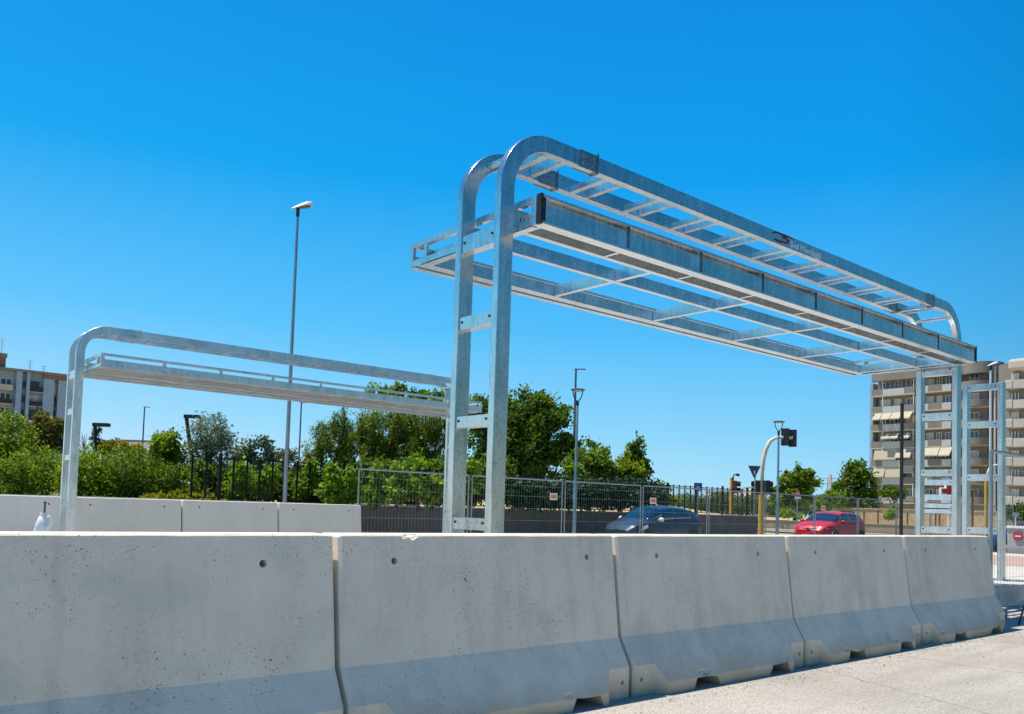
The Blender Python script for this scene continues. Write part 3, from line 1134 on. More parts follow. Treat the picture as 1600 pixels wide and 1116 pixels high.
# black angular park lamps
for (x, y, d, lab, sg_) in ((158, 664, 28, 'black angular park lamp by the dark conifer', 1), (300, 651, 29, 'black angular park lamp leaning by the olive tree', 1)):
    c = at(x, y, d)
    t = thing('park_lamp', lab, 'park lamp', (c[0], c[1], .9), 0, 'black angular park lamps')
    lean = -.18 if x > 200 else .03
    side = Vector((rt[0], rt[1], 0)).normalized()
    basep = Vector((c[0], c[1], .9)) - side * (lean * 2)
    topp = Vector((c[0], c[1], c[2])) - side * .2
    MB().bar(basep, topp, .10, .10).build('pole', 'black', t)
    MB().bar(topp - side * .06, topp + side * .48, .18, .12).build('lamp_head', 'black', t, bevel=.01)

# plain black pole by the red car
c0 = on(1409, 838, 2, .2)
c = at(1409.5, 633, 18.0)
t = thing('black_pole', 'plain thin black pole standing in front of the apartment block', 'pole', (c[0], c[1], 0))
MB().tube([(c[0], c[1], 0), (c[0], c[1], c[2])], .036, 10).build('shaft', 'black', t, smooth=40)
MB().tube([(c[0], c[1], c[2]), (c[0], c[1], c[2] + .03)], .045, 10).build('cap', 'black', t)

# ------------------------------------------------------------------ traffic lights and signs
def signal_head(t, c, axis_u, facing, h=.95, w=.34, n=3, name='signal_head'):
    """box with hoods; facing = direction the lights look to"""
    f = Vector(facing).normalized()
    s = Vector((-f.y, f.x, 0))
    c = Vector(c)
    mb = MB()
    z = Vector((0, 0, 1))
    vs = [c + f * a + s * b + z * q for a in (-.12, .12) for b in (-w / 2, w / 2) for q in (-h / 2, h / 2)]
    mb.add(vs, [(0, 1, 3, 2), (4, 6, 7, 5), (0, 2, 6, 4), (1, 5, 7, 3), (0, 4, 5, 1), (2, 3, 7, 6)])
    hd = mb.build(name, 'black', t, bevel=.02)
    for k in range(n):
        zc = c + z * (h / 2 - h / n * (k + .5))
        m2 = MB()
        m2.tube([zc + f * .12, zc + f * .30], h / n * .42, 10, False)
        m2.build('visor', 'black', hd)
    return hd


side = Vector((rt[0], rt[1], 0)).normalized()
fwd = Vector((fw[0], fw[1], 0)).normalized()
D = 45.0
pb = at(1189, 838, D)
t = thing('traffic_light', 'traffic light on a tall curved mast with an ochre lower post', 'traffic light', (pb[0], pb[1], -.15))
P = [at(1189, 838, D), at(1189.5, 775, D)]
P0 = Vector((pb[0], pb[1], -.15))
up_ = [at(*q, D) for q in ((1189.5, 770), (1190.5, 740), (1193, 718), (1197, 702), (1203, 690), (1210, 685), (1220, 683.5), (1238, 684))]
MB().tube([P0, P0 + Vector((0, 0, up_[0][2] + .15))], .15, 12).build('post', 'yellow', t, smooth=40)
MB().tube([P0 + Vector((0, 0, up_[0][2] + .14))] + [tuple(q) for q in up_[1:]], [.11] * 5 + [.085] * 3, 10).build('mast_arm', 'cream', t, smooth=40)
fc = (fwd + side * .55).normalized()
signal_head(t, at(1227, 683, D), None, fc, .92, .40)
signal_head(t, at(1238.5, 685, D + .3), None, fc, .92, .40)
signal_head(t, at(1183.5, 762, D - .2), None, -side, .75, .36, 2)
signal_head(t, at(1198, 762, D - .2), None, side, .75, .5, 2)
D = 42.0
pb = at(1142, 838, D)
t = thing('traffic_light', 'short ochre signal post with a dark red housing and a small camera arm', 'traffic light', (pb[0], pb[1], -.15))
tp = at(1142, 746, D)
MB().tube([(pb[0], pb[1], -.15), (pb[0], pb[1], tp[2])], .105, 12).build('post', 'yellow', t, smooth=40)
ob = signal_head(t, at(1147.5, 761, D), None, side - fwd * .3, .62, .36, 2)
ob.data.materials[0] = MT['rust']
a, b, c = at(1144, 750, D), at(1147, 742, D), at(1152, 741, D)
MB().tube([tuple(a), tuple(b), tuple(c)], .03, 8).build('camera_arm', 'black', t)
MB().bar(tuple(at(1150.5, 741.5, D)), tuple(at(1155, 743, D)), .16, .12).build('camera', 'black', t, bevel=.02)


def sign_post(t, x, ytop, d, zb=-.15, r=.035, mat='galv_pole'):
    c = at(x, ytop, d)
    MB().tube([(c[0], c[1], zb), (c[0], c[1], c[2])], r, 8).build('post', mat, t, smooth=40)
    return c


def plate(poly, c, d0, th=.02):
    """polygon in (side, up) units about c, facing the camera side"""
    vs = [Vector(c) + side * a + Vector((0, 0, b)) + fwd * k for k in (d0, d0 + th) for a, b in poly]
    n = len(poly)
    return MB().add(vs, [tuple(range(n)), tuple(range(2 * n - 1, n - 1, -1))] + [(k, k + n, (k + 1) % n + n, (k + 1) % n) for k in range(n)])


D = 43.0
c = at(1178.5, 737, D)
t = thing('road_sign', 'dark back of an inverted triangular give way sign', 'road sign', (c[0], c[1], -.15))
sign_post(t, 1180, 733, D + .1)
w = 20 * D / CF / 2
h = 18 * D / CF
plate([(-w, h * .5), (w, h * .5), (w * .08, -h * .55), (-w * .08, -h * .55)], c, -.03).build('sign_plate', 'signback', t, bevel=.01)
plate([(-.03, .1), (.03, .1), (.03, -.1), (-.03, -.1)], (c[0], c[1], c[2] - .05), -.055).build('bracket', 'white', t)

D = 38.0
c = at(1090.5, 761, D)
t = thing('road_sign', 'square blue pedestrian crossing sign above the mesh fence', 'road sign', (c[0], c[1], .5))
sign_post(t, 1090.5, 766, D + .05, .4, .03)
s_ = 6.3 * D / CF
sp = plate([(-s_, -s_), (s_, -s_), (s_, s_), (-s_, s_)], c, -.03).build('sign_plate', 'blue', t)
tri = plate([(-s_ * .55, -s_ * .6), (s_ * .55, -s_ * .6), (0, s_ * .65)], c, -.034, .003).build('sign_panel', 'signwhite', sp)
fig = MB()
for poly in ([(-.02, .12), (.02, .12), (.02, .07), (-.02, .07)], [(-.025, .065), (.03, .06), (.02, -.02), (-.02, -.02)],
             [(-.02, -.02), (.0, -.02), (-.03, -.1), (-.05, -.1)], [(.0, -.02), (.02, -.02), (.06, -.1), (.04, -.1)]):
    p_ = plate([(a * .8, b * .8) for a, b in poly], (c[0], c[1], c[2] - .01), -.037, .002)
    fig.add(p_.v, p_.f)
fig.build('pictogram', 'black', sp)

D = 52.0
c = at(1246.5, 770, D)
t = thing('road_sign', 'triangular warning sign with a small plate beneath, before the round tree', 'road sign', (c[0], c[1], -.2))
sign_post(t, 1246, 771, D + .1, -.2, .04)
w = 6.5 * D / CF
sp = plate([(-w, -w * .8), (w, -w * .8), (0, w * .95)], c, -.03).build('sign_plate', 'red', t)
plate([(-w * .6, -w * .57), (w * .6, -w * .57), (0, w * .5)], c, -.034, .003).build('sign_panel', 'cream', sp)
plate([(-w * .05, -w * .40), (w * .05, -w * .40), (w * .05, w * .12), (-w * .05, w * .12)], c, -.037, .002).build('pictogram', 'black', sp)
plate([(-w * .75, -w * 1.5), (w * .75, -w * 1.5), (w * .75, -w * .95), (-w * .75, -w * .95)], c, -.03).build('extra_plate', 'white', t)

# pharmacy-type cross sign
D = 60.0
c = at(1482, 768, D)
t = thing('cross_sign', 'dark red cross sign with a thick white outline seen behind the gantry leg', 'shop sign', (c[0], c[1], -.2))
u_ = 1.0 * D / CF


def cross(a, w):
    return [(-w, -a), (w, -a), (w, -w), (a, -w), (a, w), (w, w), (w, a), (-w, a), (-w, w), (-a, w), (-a, -w), (-w, -w)]


MB().tube([(c[0], c[1], -.2), (c[0], c[1], c[2] - 14 * u_)], .06, 8).build('post', 'white', t)
sp = plate(cross(13.5 * u_, 5.6 * u_), c, -.1, .2).build('sign_box', 'white', t, bevel=.03)
plate(cross(11.2 * u_, 3.6 * u_), c, -.115, .014).build('sign_panel', 'red', sp)

# ------------------------------------------------------------------ cars
def car(name, label, loc, rz, L, W, H, paint, prof):
    """body lofted along its length; +x is the front"""
    t = thing(name, label, 'car', loc, rz)
    xs = np.array(prof['x'])

    def I(key, x):
        return np.interp(x, xs, np.array(prof[key]))

    def smooth_I(key, x):
        e = .10
        return np.mean([I(key, np.clip(x + d, xs[0], xs[-1])) for d in (-e, -e / 2, 0, e / 2, e)])

    stations = np.concatenate([[xs[0]], np.linspace(xs[0] + .01, xs[-1] - .01, 70), [xs[-1]]])
    NB, NG = 7, 9

    def half(x):
        zb, zs, ws, zt, wt = (smooth_I(k, x) for k in ('zb', 'zs', 'ws', 'zt', 'wt'))
        P_ = [(ws * .86, zb), (ws * .97, zb + .05), (ws * .99, zb + (zs - zb) * .35), (ws * 1.0, zb + (zs - zb) * .62), (ws * .985, zb + (zs - zb) * .85), (ws * .955, zs)]
        # greenhouse
        for k in range(1, NG):
            a = k / (NG - 1)
            if a < .78:
                q = a / .78
                P_.append((ws * .955 + (wt - ws * .955) * q, zs + (zt - zs) * .88 * q))
            else:
                q = (a - .78) / .22
                P_.append((wt * (1 - .55 * q), zs + (zt - zs) * (.88 + .12 * math.sin(q * math.pi / 2))))
        P_.append((0, zt + .02))
        return P_

    rows = []
    for x in stations:
        hp = half(x)
        rows.append([(x, -y, z) for y, z in hp] + [(x, y, z) for y, z in hp[-2::-1]])
    n = len(rows[0])
    G = np.array(rows)
    mb = MB()
    fs = []
    m = len(stations)
    for i in range(m - 1):
        for k in range(n - 1):
            fs.append((i * n + k, i * n + k + 1, (i + 1) * n + k + 1, (i + 1) * n + k))
        fs.append((i * n + n - 1, i * n, (i + 1) * n, (i + 1) * n + n - 1))
    fs += [tuple(range(n)), tuple((m - 1) * n + k for k in range(n - 1, -1, -1))]
    mb.add(G.reshape(-1, 3), fs)
    body = mb.build('body', paint, t, smooth=38, local=True)

    def patch(nm, x0, x1, k0, k1, mat, off=.010, cut=None, parent=t):
        """patch of the body surface between stations and ring positions, lifted off it"""
        for sgn in (-1, 1) if k1 <= n // 2 else (1,):
            i0, i1 = np.searchsorted(stations, x0), np.searchsorted(stations, x1)
            pts, idx = [], {}
            f2 = []
            for i in range(i0, i1 + 1):
                for k in range(k0, k1 + 1):
                    if cut and not cut(stations[i], (k - k0) / (k1 - k0)):
                        continue
                    p = G[i, k]
                    nx_ = G[min(i + 1, m - 1), k] - G[max(i - 1, 0), k]
                    ny_ = G[i, min(k + 1, n - 1)] - G[i, max(k - 1, 0)]
                    nn = np.cross(nx_, ny_)
                    nn = nn / (np.linalg.norm(nn) + 1e-9)
                    if nn @ (p - np.array([p[0], 0, .6])) < 0:
                        nn = -nn
                    q = p + nn * off
                    idx[(i, k)] = len(pts)
                    pts.append((q[0], q[1] * (1 if sgn == 1 else -1), q[2]))
            for i in range(i0, i1):
                for k in range(k0, k1):
                    c4 = [(i, k), (i, k + 1), (i + 1, k + 1), (i + 1, k)]
                    if all(q in idx for q in c4):
                        f2.append(tuple(idx[q] for q in c4))
            if f2:
                o = MB().add(pts, f2).build(nm, mat, parent, smooth=50, local=True)
                so_ = o.modifiers.new('thickness', 'SOLIDIFY')
                so_.thickness = .006

    b = prof['win']
    for (x0, x1) in b['side']:
        patch('side_window', x0, x1, 6, 11, 'carglass', .008, b.get('cut'))
    patch('windscreen', b['ws'][0], b['ws'][1], 8, n - 9, 'carglass', .008)
    patch('rear_window', b['rw'][0], b['rw'][1], 8, n - 9, 'carglass', .008)
    if 'sill' in prof:
        patch('sill_trim', -L * .45, L * .47, 0, 1, 'black', .012)
    # wheels
    r = prof['wheel']
    for wx_ in prof['wx']:
        for s in (-1, 1):
            yo = s * (W / 2 - .10)
            ws_ = MB()
            ws_.tube([(wx_, yo - .105, r), (wx_, yo - .09, r), (wx_, yo + .09, r), (wx_, yo + .105, r)], [r - .03, r, r, r - .03], 26)
            wh = ws_.build('wheel', 'rubber', t, smooth=35, local=True)
            rm = MB()
            yf = yo + s * .107
            rm.tube([(wx_, yf - s * .03, r), (wx_, yf, r)], [r * .66, r * .64], 22)
            rm.build('rim', 'chrome', wh, local=True)
            ar = MB()
            vs = []
            n_ = 18
            for k in range(n_ + 1):
                a = math.pi * (k / n_) * 1.15 - .23
                for rr_, yy in ((r + .015, yo + s * .122), (r + .085, yo + s * .120), (r + .085, yo), (r + .015, yo)):
                    vs.append((wx_ + rr_ * math.cos(a), yy, r + rr_ * math.sin(a)))
            f3 = []
            for k in range(n_):
                for q in range(4):
                    f3.append((k * 4 + q, k * 4 + (q + 1) % 4, (k + 1) * 4 + (q + 1) % 4, (k + 1) * 4 + q))
            ar.add(vs, f3 + [(0, 1, 2, 3), tuple(n_ * 4 + q for q in (3, 2, 1, 0))])
            ar.build('wheel_arch', 'black', t, smooth=40, local=True)
    for s in (-1, 1):
        mx_ = prof['mirror']
        mm = MB()
        bm = bmesh.new()
        bmesh.ops.create_uvsphere(bm, u_segments=12, v_segments=8, radius=1)
        mm.add([(mx_[0] + v.co.x * .07, s * (mx_[1] + .11) + v.co.y * .12, mx_[2] + v.co.z * .075) for v in bm.verts], [tuple(v.index for v in f.verts) for f in bm.faces])
        bm.free()
        mm.bar((mx_[0], s * (mx_[1] - .02), mx_[2] - .03), (mx_[0], s * (mx_[1] + .06), mx_[2] - .01), .06, .04)
        mm.build('mirror', prof.get('mirrormat', paint), t, smooth=40, local=True)
    return t, patch, G, stations


def shape(t, poly3, nm, mat, th=.012, parent=None):
    """small trim piece: polygon of 3-D points with thickness along the surface normal"""
    p = [Vector(q) for q in poly3]
    nrm = (p[1] - p[0]).cross(p[2] - p[0]).normalized()
    if nrm.x < 0:
        nrm = -nrm
    n = len(p)
    return MB().add([q for q in p] + [q + nrm * th for q in p], [tuple(range(n)), tuple(range(2 * n - 1, n - 1, -1))] + [(k, (k + 1) % n, (k + 1) % n + n, k + n) for k in range(n)]).build(nm, mat, parent or t, local=True)


ga = dict(x=[-1.97, -1.90, -1.70, -1.45, -.95, -.2, .35, .80, 1.15, 1.50, 1.78, 1.92, 1.98],
          zb=[.50, .34, .25, .20, .18, .18, .18, .18, .18, .18, .20, .24, .34],
          zs=[.90, .98, 1.03, 1.04, 1.02, .98, .95, .93, .91, .86, .78, .68, .56],
          ws=[.58, .72, .80, .84, .85, .85, .85, .85, .845, .82, .74, .60, .46],
          zt=[.95, 1.10, 1.27, 1.38, 1.47, 1.50, 1.47, 1.24, 1.01, .93, .83, .72, .58],
          wt=[.45, .56, .60, .61, .62, .62, .62, .64, .66, .62, .54, .42, .34],
          wheel=.31, wx=(-1.23, 1.24), mirror=(.72, .84, 1.02), mirrormat='lampwhite', sill=1,
          win=dict(side=[(-1.20, -.35), (-.28, .78)], ws=(.42, 1.10), rw=(-1.86, -1.52), cut=lambda x, a: x < .80 - .45 * a and x > -1.25 + .12 * a))
c = on(1025, 835, 1, 20.3)
gt, patch, G, stn = car('parked_car', 'dark blue-grey hatchback behind the mesh fence', (on(1020, 830, 1, 20.3)[0] + .05, 20.3, -.22), math.pi, 3.95, 1.70, 1.5, 'paint_grey', ga)
gt.scale = (1, 1, 1.035)
for s in (-1, 1):
    shape(gt, [(1.74, s * .52, .66), (1.60, s * .76, .70), (1.30, s * .845, .83), (1.28, s * .84, .74), (1.58, s * .80, .62), (1.78, s * .60, .57)], 'headlight', 'headlamp', .03)
    shape(gt, [(1.93, s * .12, .62), (1.80, s * .50, .66), (1.82, s * .50, .64), (1.94, s * .12, .595)], 'chrome_strip', 'chrome', .02)
    shape(gt, [(-1.72, s * .80, .98), (-1.88, s * .70, .93), (-1.86, s * .72, .80), (-1.70, s * .81, .84)], 'tail_light', 'red', .02)
shape(gt, [(1.975, -.42, .55), (1.975, .42, .55), (1.955, .55, .30), (1.955, -.55, .30)], 'grille', 'black', .02)
shape(gt, [(1.998, -.26, .44), (1.998, .26, .44), (1.998, .26, .33), (1.998, -.26, .33)], 'number_plate', 'plate', .012)
MB().box(-.02, .02, -.01, .01, 1.50, 1.60).build('antenna', 'black', gt, local=True)

rd = dict(x=[-2.12, -2.05, -1.85, -1.55, -1.0, -.2, .40, .85, 1.15, 1.55, 1.90, 2.05, 2.12],
          zb=[.52, .36, .28, .24, .22, .22, .22, .22, .22, .22, .24, .28, .38],
          zs=[.95, 1.03, 1.08, 1.09, 1.07, 1.04, 1.02, 1.01, 1.00, .96, .88, .76, .62],
          ws=[.62, .76, .84, .885, .90, .90, .90, .90, .895, .87, .79, .66, .52],
          zt=[1.0, 1.16, 1.36, 1.49, 1.58, 1.60, 1.55, 1.30, 1.10, 1.03, .95, .82, .65],
          wt=[.48, .58, .62, .64, .66, .66, .66, .68, .72, .70, .62, .50, .40],
          wheel=.34, wx=(-1.30, 1.30), mirror=(.78, .89, 1.12), sill=1,
          win=dict(side=[(-1.35, -.40), (-.33, .80)], ws=(.48, 1.10), rw=(-2.0, -1.62), cut=lambda x, a: x < .84 - .42 * a and x > -1.40 + .12 * a))
rc_, patch, G, stn = car('parked_car', 'crimson compact crossover car seen from its front', (on(1292, 830, 1, 20.9)[0] + .3, 20.9, -.22), math.pi + .05, 4.25, 1.80, 1.6, 'paint_red', rd)
for s in (-1, 1):
    vs = []
    for k in range(12):
        a = 2 * math.pi * k / 12
        vs.append((1.93 - .10 * math.cos(a) * s * s - .02, s * (.63 + .16 * math.cos(a)), .80 + .105 * math.sin(a)))
    vs = [(2.0 - abs(y) * .25 + .03, y, z) for x, y, z in vs]
    shape(rc_, vs, 'headlight', 'headlamp', .03)
    vs = [(2.06 - abs(s * .55) * .2, s * (.55 + .07 * math.cos(2 * math.pi * k / 10)), .55 + .05 * math.sin(2 * math.pi * k / 10)) for k in range(10)]
    shape(rc_, vs, 'fog_light', 'headlamp', .03)
    shape(rc_, [(2.09, s * .10, .79), (2.02, s * .42, .81), (2.03, s * .42, .785), (2.10, s * .10, .76)], 'chrome_strip', 'chrome', .02)
    MB().bar((-1.2, s * .60, 1.585), (.2, s * .60, 1.605), .03, .05).build('roof_bar', 'black', rc_, local=True)
shape(rc_, [(2.115, -.10, .80), (2.115, .10, .80), (2.125, .07, .74), (2.125, -.07, .74)], 'badge', 'chrome', .02)
shape(rc_, [(2.11, -.48, .50), (2.11, .48, .50), (2.09, .55, .36), (2.09, -.55, .36)], 'grille', 'black', .02)
shape(rc_, [(2.14, -.26, .50), (2.14, .26, .50), (2.14, .26, .39), (2.14, -.26, .39)], 'number_plate', 'plate', .012)

# ------------------------------------------------------------------ apartment blocks
MT['bl_wall'] = plain('beige_render', (.27, .24, .215), .9, 0, .10, .5)
MT['bl_par'] = plain('grey_brown_parapet', (.23, .205, .185), .9, 0, .10, .6)
MT['bl_light'] = plain('pale_render', (.50, .455, .40), .9, 0, .08, .5)
MT['bl_panel'] = plain('ribbed_balcony_glass', (.48, .49, .48), .4, 0, .15, 5)
MT['bl_dark'] = plain('dark_opening', (.03, .03, .03), .8)
MT['awning'] = plain('cream_awning', (.44, .39, .30), .85, 0, .08, 2)
MT['shutter'] = plain('pale_roller_shutter', (.60, .57, .52), .8, 0, .08, 2)
MT['pipe'] = plain('pale_pipe', (.55, .54, .52), .6)
MT['terracotta'] = plain('terracotta_band', (.25, .14, .11), .9)
MT['bl_blue'] = plain('blue_grey_concrete', (.29, .40, .52), .9, 0, .12, .6)

XB = 135.0
bY = lambda x: on(x, 700, 0, XB)[1]
bZ = lambda x, y: on(x, y, 0, XB)[2]
YL, YR = bY(1361), bY(1547)
ftz = [bZ(1380, y) for y in (608, 635, 663, 690, 719, 746)]       # parapet tops, counted down
ztop = bZ(1380, 584)
fh = 3.02
bt = thing('apartment_block', 'brown eight storey apartment block with cream awnings and rounded balconies', 'apartment block', (XB, (YL + YR) / 2, .5))


def bx(name, mat, x0, x1, y0, y1, z0, z1, parent=bt, bevel=0):
    return MB().box(x0, x1, y0, y1, z0, z1).build(name, mat, parent, bevel=bevel)


Ym = bY(1431.5)          # between left bay and middle bay
Ym2 = bY(1444)
Ym3 = bY(1489)
bx('wall', 'bl_wall', XB + 1.6, XB + 14, YR + 1.0, YL - .3, .3, ztop - .4)
bx('roof', 'bl_par', XB + .2, XB + 14, YR + 1.0, YL - .2, ztop - .39, ztop - .1)
rp = MB().box(XB - .25, XB + .15, YR + 3, YL, ztop - 1.35, ztop + .15)
rp.build('roof_parapet', 'bl_par', bt, bevel=.25)
# rounded tower corner of the roof
MB().tube([(XB + 2.2, YR + 2.0, ztop - 1.4), (XB + 2.2, YR + 2.0, ztop + .3)], 3.0, 24).build('roof_parapet', 'bl_dark' if False else 'bl_par', bt, smooth=40)
bx('end_wall', 'bl_blue', XB + .5, XB + 14, YL + .0, YL + .5, .3, ztop - 1.4)
# party walls between bays
for yy in (Ym, Ym3):
    bx('party_wall', 'bl_wall', XB + .1, XB + 1.59, yy - .25, yy + .25, .3, ztop - 1.36)
rnd = random.Random(4)
zfl = ftz + [ftz[-1] - fh]
for k, zt in enumerate(zfl):
    zs = zt - 1.05
    # three balconies a floor, each of slab and parapets
    for (ya, yb, rounded, lay) in ((Ym + .3, YL - .02, 'L', ((0, .36, 'p'), (.36, .50, 'p'), (.5, 1, 'p'))), (Ym3 + .3, Ym - .3, '', ()), (YR + .4, Ym3 - .3, 'R', ())):
        w = yb - ya
        bal = bx('balcony', 'bl_light', XB - .02, XB + 1.58, ya, yb, zs - .16, zs)
        def seg(a, b, mat, top=zt):
            y0, y1 = yb - w * a, yb - w * b
            bx('parapet', mat, XB - .02, XB + .10, y1 + .01, y0 - .01, zs + .002, top, bal)
        if rounded == 'L':
            seg(0, .26, 'bl_par'); seg(.26, .76, 'bl_panel', zt - .06); seg(.76, 1, 'bl_par')
        elif rounded == '':
            seg(0, .30, 'bl_panel', zt - .08); seg(.30, .72, 'bl_par'); seg(.72, 1, 'bl_panel', zt - .08)
        else:
            MB().tube([(XB + 1.45, ya + w * .42, zs + .004), (XB + 1.45, ya + w * .42, zt)], 2.35, 20).build('parapet', 'bl_par', bal, smooth=40)
        # windows at the back of the loggia
        for q in ((.12, .34), (.45, .60), (.72, .92)) if rounded != 'R' else ((.35, .62),):
            y0, y1 = yb - w * q[0], yb - w * q[1]
            hh = 2.2 if rnd.random() < .7 else 1.5
            fr = bx('window', 'winglass' if rnd.random() < .6 else 'shutter', XB + 1.5, XB + 1.597, y1, y0, zs + .05 + (2.2 - hh), zs + 2.25)
            mf = MB()
            for yy in (y0, (y0 + y1) / 2, y1):
                mf.box(XB + 1.45, XB + 1.499, yy - .05, yy + .05, zs + .05 + (2.2 - hh), zs + 2.25)
            mf.box(XB + 1.45, XB + 1.498, y1, y0, zs + 2.2, zs + 2.3)
            mf.build('frame', 'white', fr)
        # thin posts
        for q in ((.26, .97) if rounded == 'L' else (.14,) if rounded == '' else ()):
            yy = yb - w * q
            bx('post', 'white', XB + .02, XB + .1, yy - .05, yy + .05, zt + .003, zs + fh - .17, bal)
    # awnings: sloped cloth out of the loggia
    def awn(x0, x1, ztp, zbt, out=1.0):
        y0, y1 = bY(x0), bY(x1)
        vs = [(XB + .15, y0, ztp), (XB + .15, y1, ztp), (XB - out, y1, zbt), (XB - out, y0, zbt), (XB - out, y1, zbt - .18), (XB - out, y0, zbt - .18)]
        mb = MB().add(vs, [(0, 1, 2, 3), (3, 2, 4, 5)])
        o = mb.build('awning', 'awning', bt)
        so_ = o.modifiers.new('thickness', 'SOLIDIFY')
        so_.thickness = .03
    if k == 2:
        for x0, x1 in ((1367, 1379), (1380, 1394), (1395, 1410), (1411, 1426)):
            awn(x0, x1, zt + 1.95, zt + .75, 1.2)
    if k == 3:
        for x0, x1 in ((1380, 1393), (1394, 1406), (1410, 1424)):
            awn(x0, x1, zt + 1.3, zt + .45, 1.0)
    if k == 4:
        awn(1366, 1401, zt + 1.95, zt + .15, .35)
        awn(1402, 1426, zt + 1.95, zt + .35, 1.0)
        awn(1445, 1469, zt + 1.95, zt + .55, 1.1)
        awn(1470, 1488, zt + 1.95, zt + .5, 1.1)
    if k == 5:
        awn(1365, 1383, zt + 1.9, zt + .15, .5)
        awn(1383.5, 1410, zt + 1.95, zt + .1, .3)
        awn(1411, 1427, zt + 1.95, zt + .8, .3)
# drain pipe and the recess
yp = bY(1552)
MB().tube([(XB + .6, yp, .3), (XB + .6, yp, ztop - .5)], .16, 8).build('drain_pipe', 'pipe', bt)
# balcony plants
for x in (1385, 1395, 1410, 1420):
    pass

# the lighter wing to the right
bt2 = thing('apartment_block', 'pale apartment block wing with long cream balconies at the right edge', 'apartment block', (XB - 4, 42, .5))
X2 = XB - 6
b2Y = lambda x: on(x, 700, 0, X2)[1]
b2Z = lambda x, y: on(x, y, 0, X2)[2]
yl2, yr2 = b2Y(1564), b2Y(1700)
zt2 = b2Z(1590, 561)
MB().box(X2 + 1.3, X2 + 16, yr2, yl2 + .8, .3, zt2 - .5).build('wall', 'bl_wall', bt2)
MB().box(X2 - .0, X2 + 1.25, yr2, yl2 - .8, zt2 - 1.55, zt2 + .1).build('roof_parapet', 'bl_light', bt2, bevel=.4)
MB().box(X2 + 1.4, X2 + 15.9, yr2 + .1, yl2 + .7, zt2 - .499, zt2 - .3).build('roof', 'bl_par', bt2)
f2 = [b2Z(1582, y) for y in (594, 625, 655, 685, 715, 745, 776)]
for k, zt in enumerate(f2):
    zs = zt - 1.35
    bal = MB().box(X2, X2 + 1.29, yr2, yl2 - .5, zs, zs + .15).build('balcony', 'bl_wall', bt2)
    MB().box(X2 - .03, X2 + .12, yr2, b2Y(1583), zs + .152, zt).build('parapet', 'bl_light', bal)
    MB().box(X2 - .05, X2 + .12, b2Y(1582), yl2 - .5, zs + .152, zt + .05).build('parapet', 'bl_light', bal, bevel=.3)
    for xa, xb in ((1576, 1586), (1596, 1606), (1618, 1628)):
        fr = MB().box(X2 + 1.22, X2 + 1.297, b2Y(xb), b2Y(xa), zt - .2, zt + 1.1).build('window', 'winglass' if k % 2 else 'shutter', bt2)
        mf = MB()
        for yy in (b2Y(xb), (b2Y(xb) + b2Y(xa)) / 2, b2Y(xa)):
            mf.box(X2 + 1.18, X2 + 1.218, yy - .06, yy + .06, zt - .2, zt + 1.1)
        mf.build('frame', 'white', fr)
    if k in (0, 2):
        MB().box(X2 + .95, X2 + 1.29, b2Y(1597 - 5 * k), b2Y(1592 - 5 * k), zt + 1.25, zt + 1.75).build('air_conditioner', 'lampwhite', bt2, bevel=.04)

# block far on the left
YB2 = 200.0
lX = lambda x: on(x, 620, 1, YB2)[0]
lZ = lambda x, y: on(x, y, 1, YB2)[2]
zt3 = lZ(50, 580.5)
bt3 = thing('apartment_block', 'blue-grey concrete apartment block behind the trees on the left', 'apartment block', (lX(50), YB2, .5))
MB().box(lX(-80), lX(104), YB2 + 1.2, YB2 + 14, .3, zt3 - .3).build('wall', 'bl_blue', bt3)
MB().box(lX(-80), lX(105), YB2 - .3, YB2 + 14, zt3 - .29, zt3 + .2).build('roof', 'bl_par', bt3)
MB().box(lX(-80), lX(7), YB2 + 1, YB2 + 10, zt3 + .21, zt3 + 2.4).build('roof_house', 'terracotta', bt3)
MB().box(lX(-80), lX(8.5), YB2 + .6, YB2 + 10.5, zt3 + 2.401, zt3 + 3.2).build('roof_house_cap', 'bl_par', bt3)
MB().box(lX(67), lX(104), YB2 - .1, YB2 + 1.19, zt3 - 1.25, zt3 - .3).build('band', 'terracotta', bt3)
for xa, xb in ((24, 33), (40.5, 45.5), (67, 84), (90, 104)):
    MB().box(lX(xa), lX(xb), YB2 - .2, YB2 + 1.18, .3, zt3 - (1.26 if xa > 60 else .3)).build('pier', 'bl_blue', bt3)
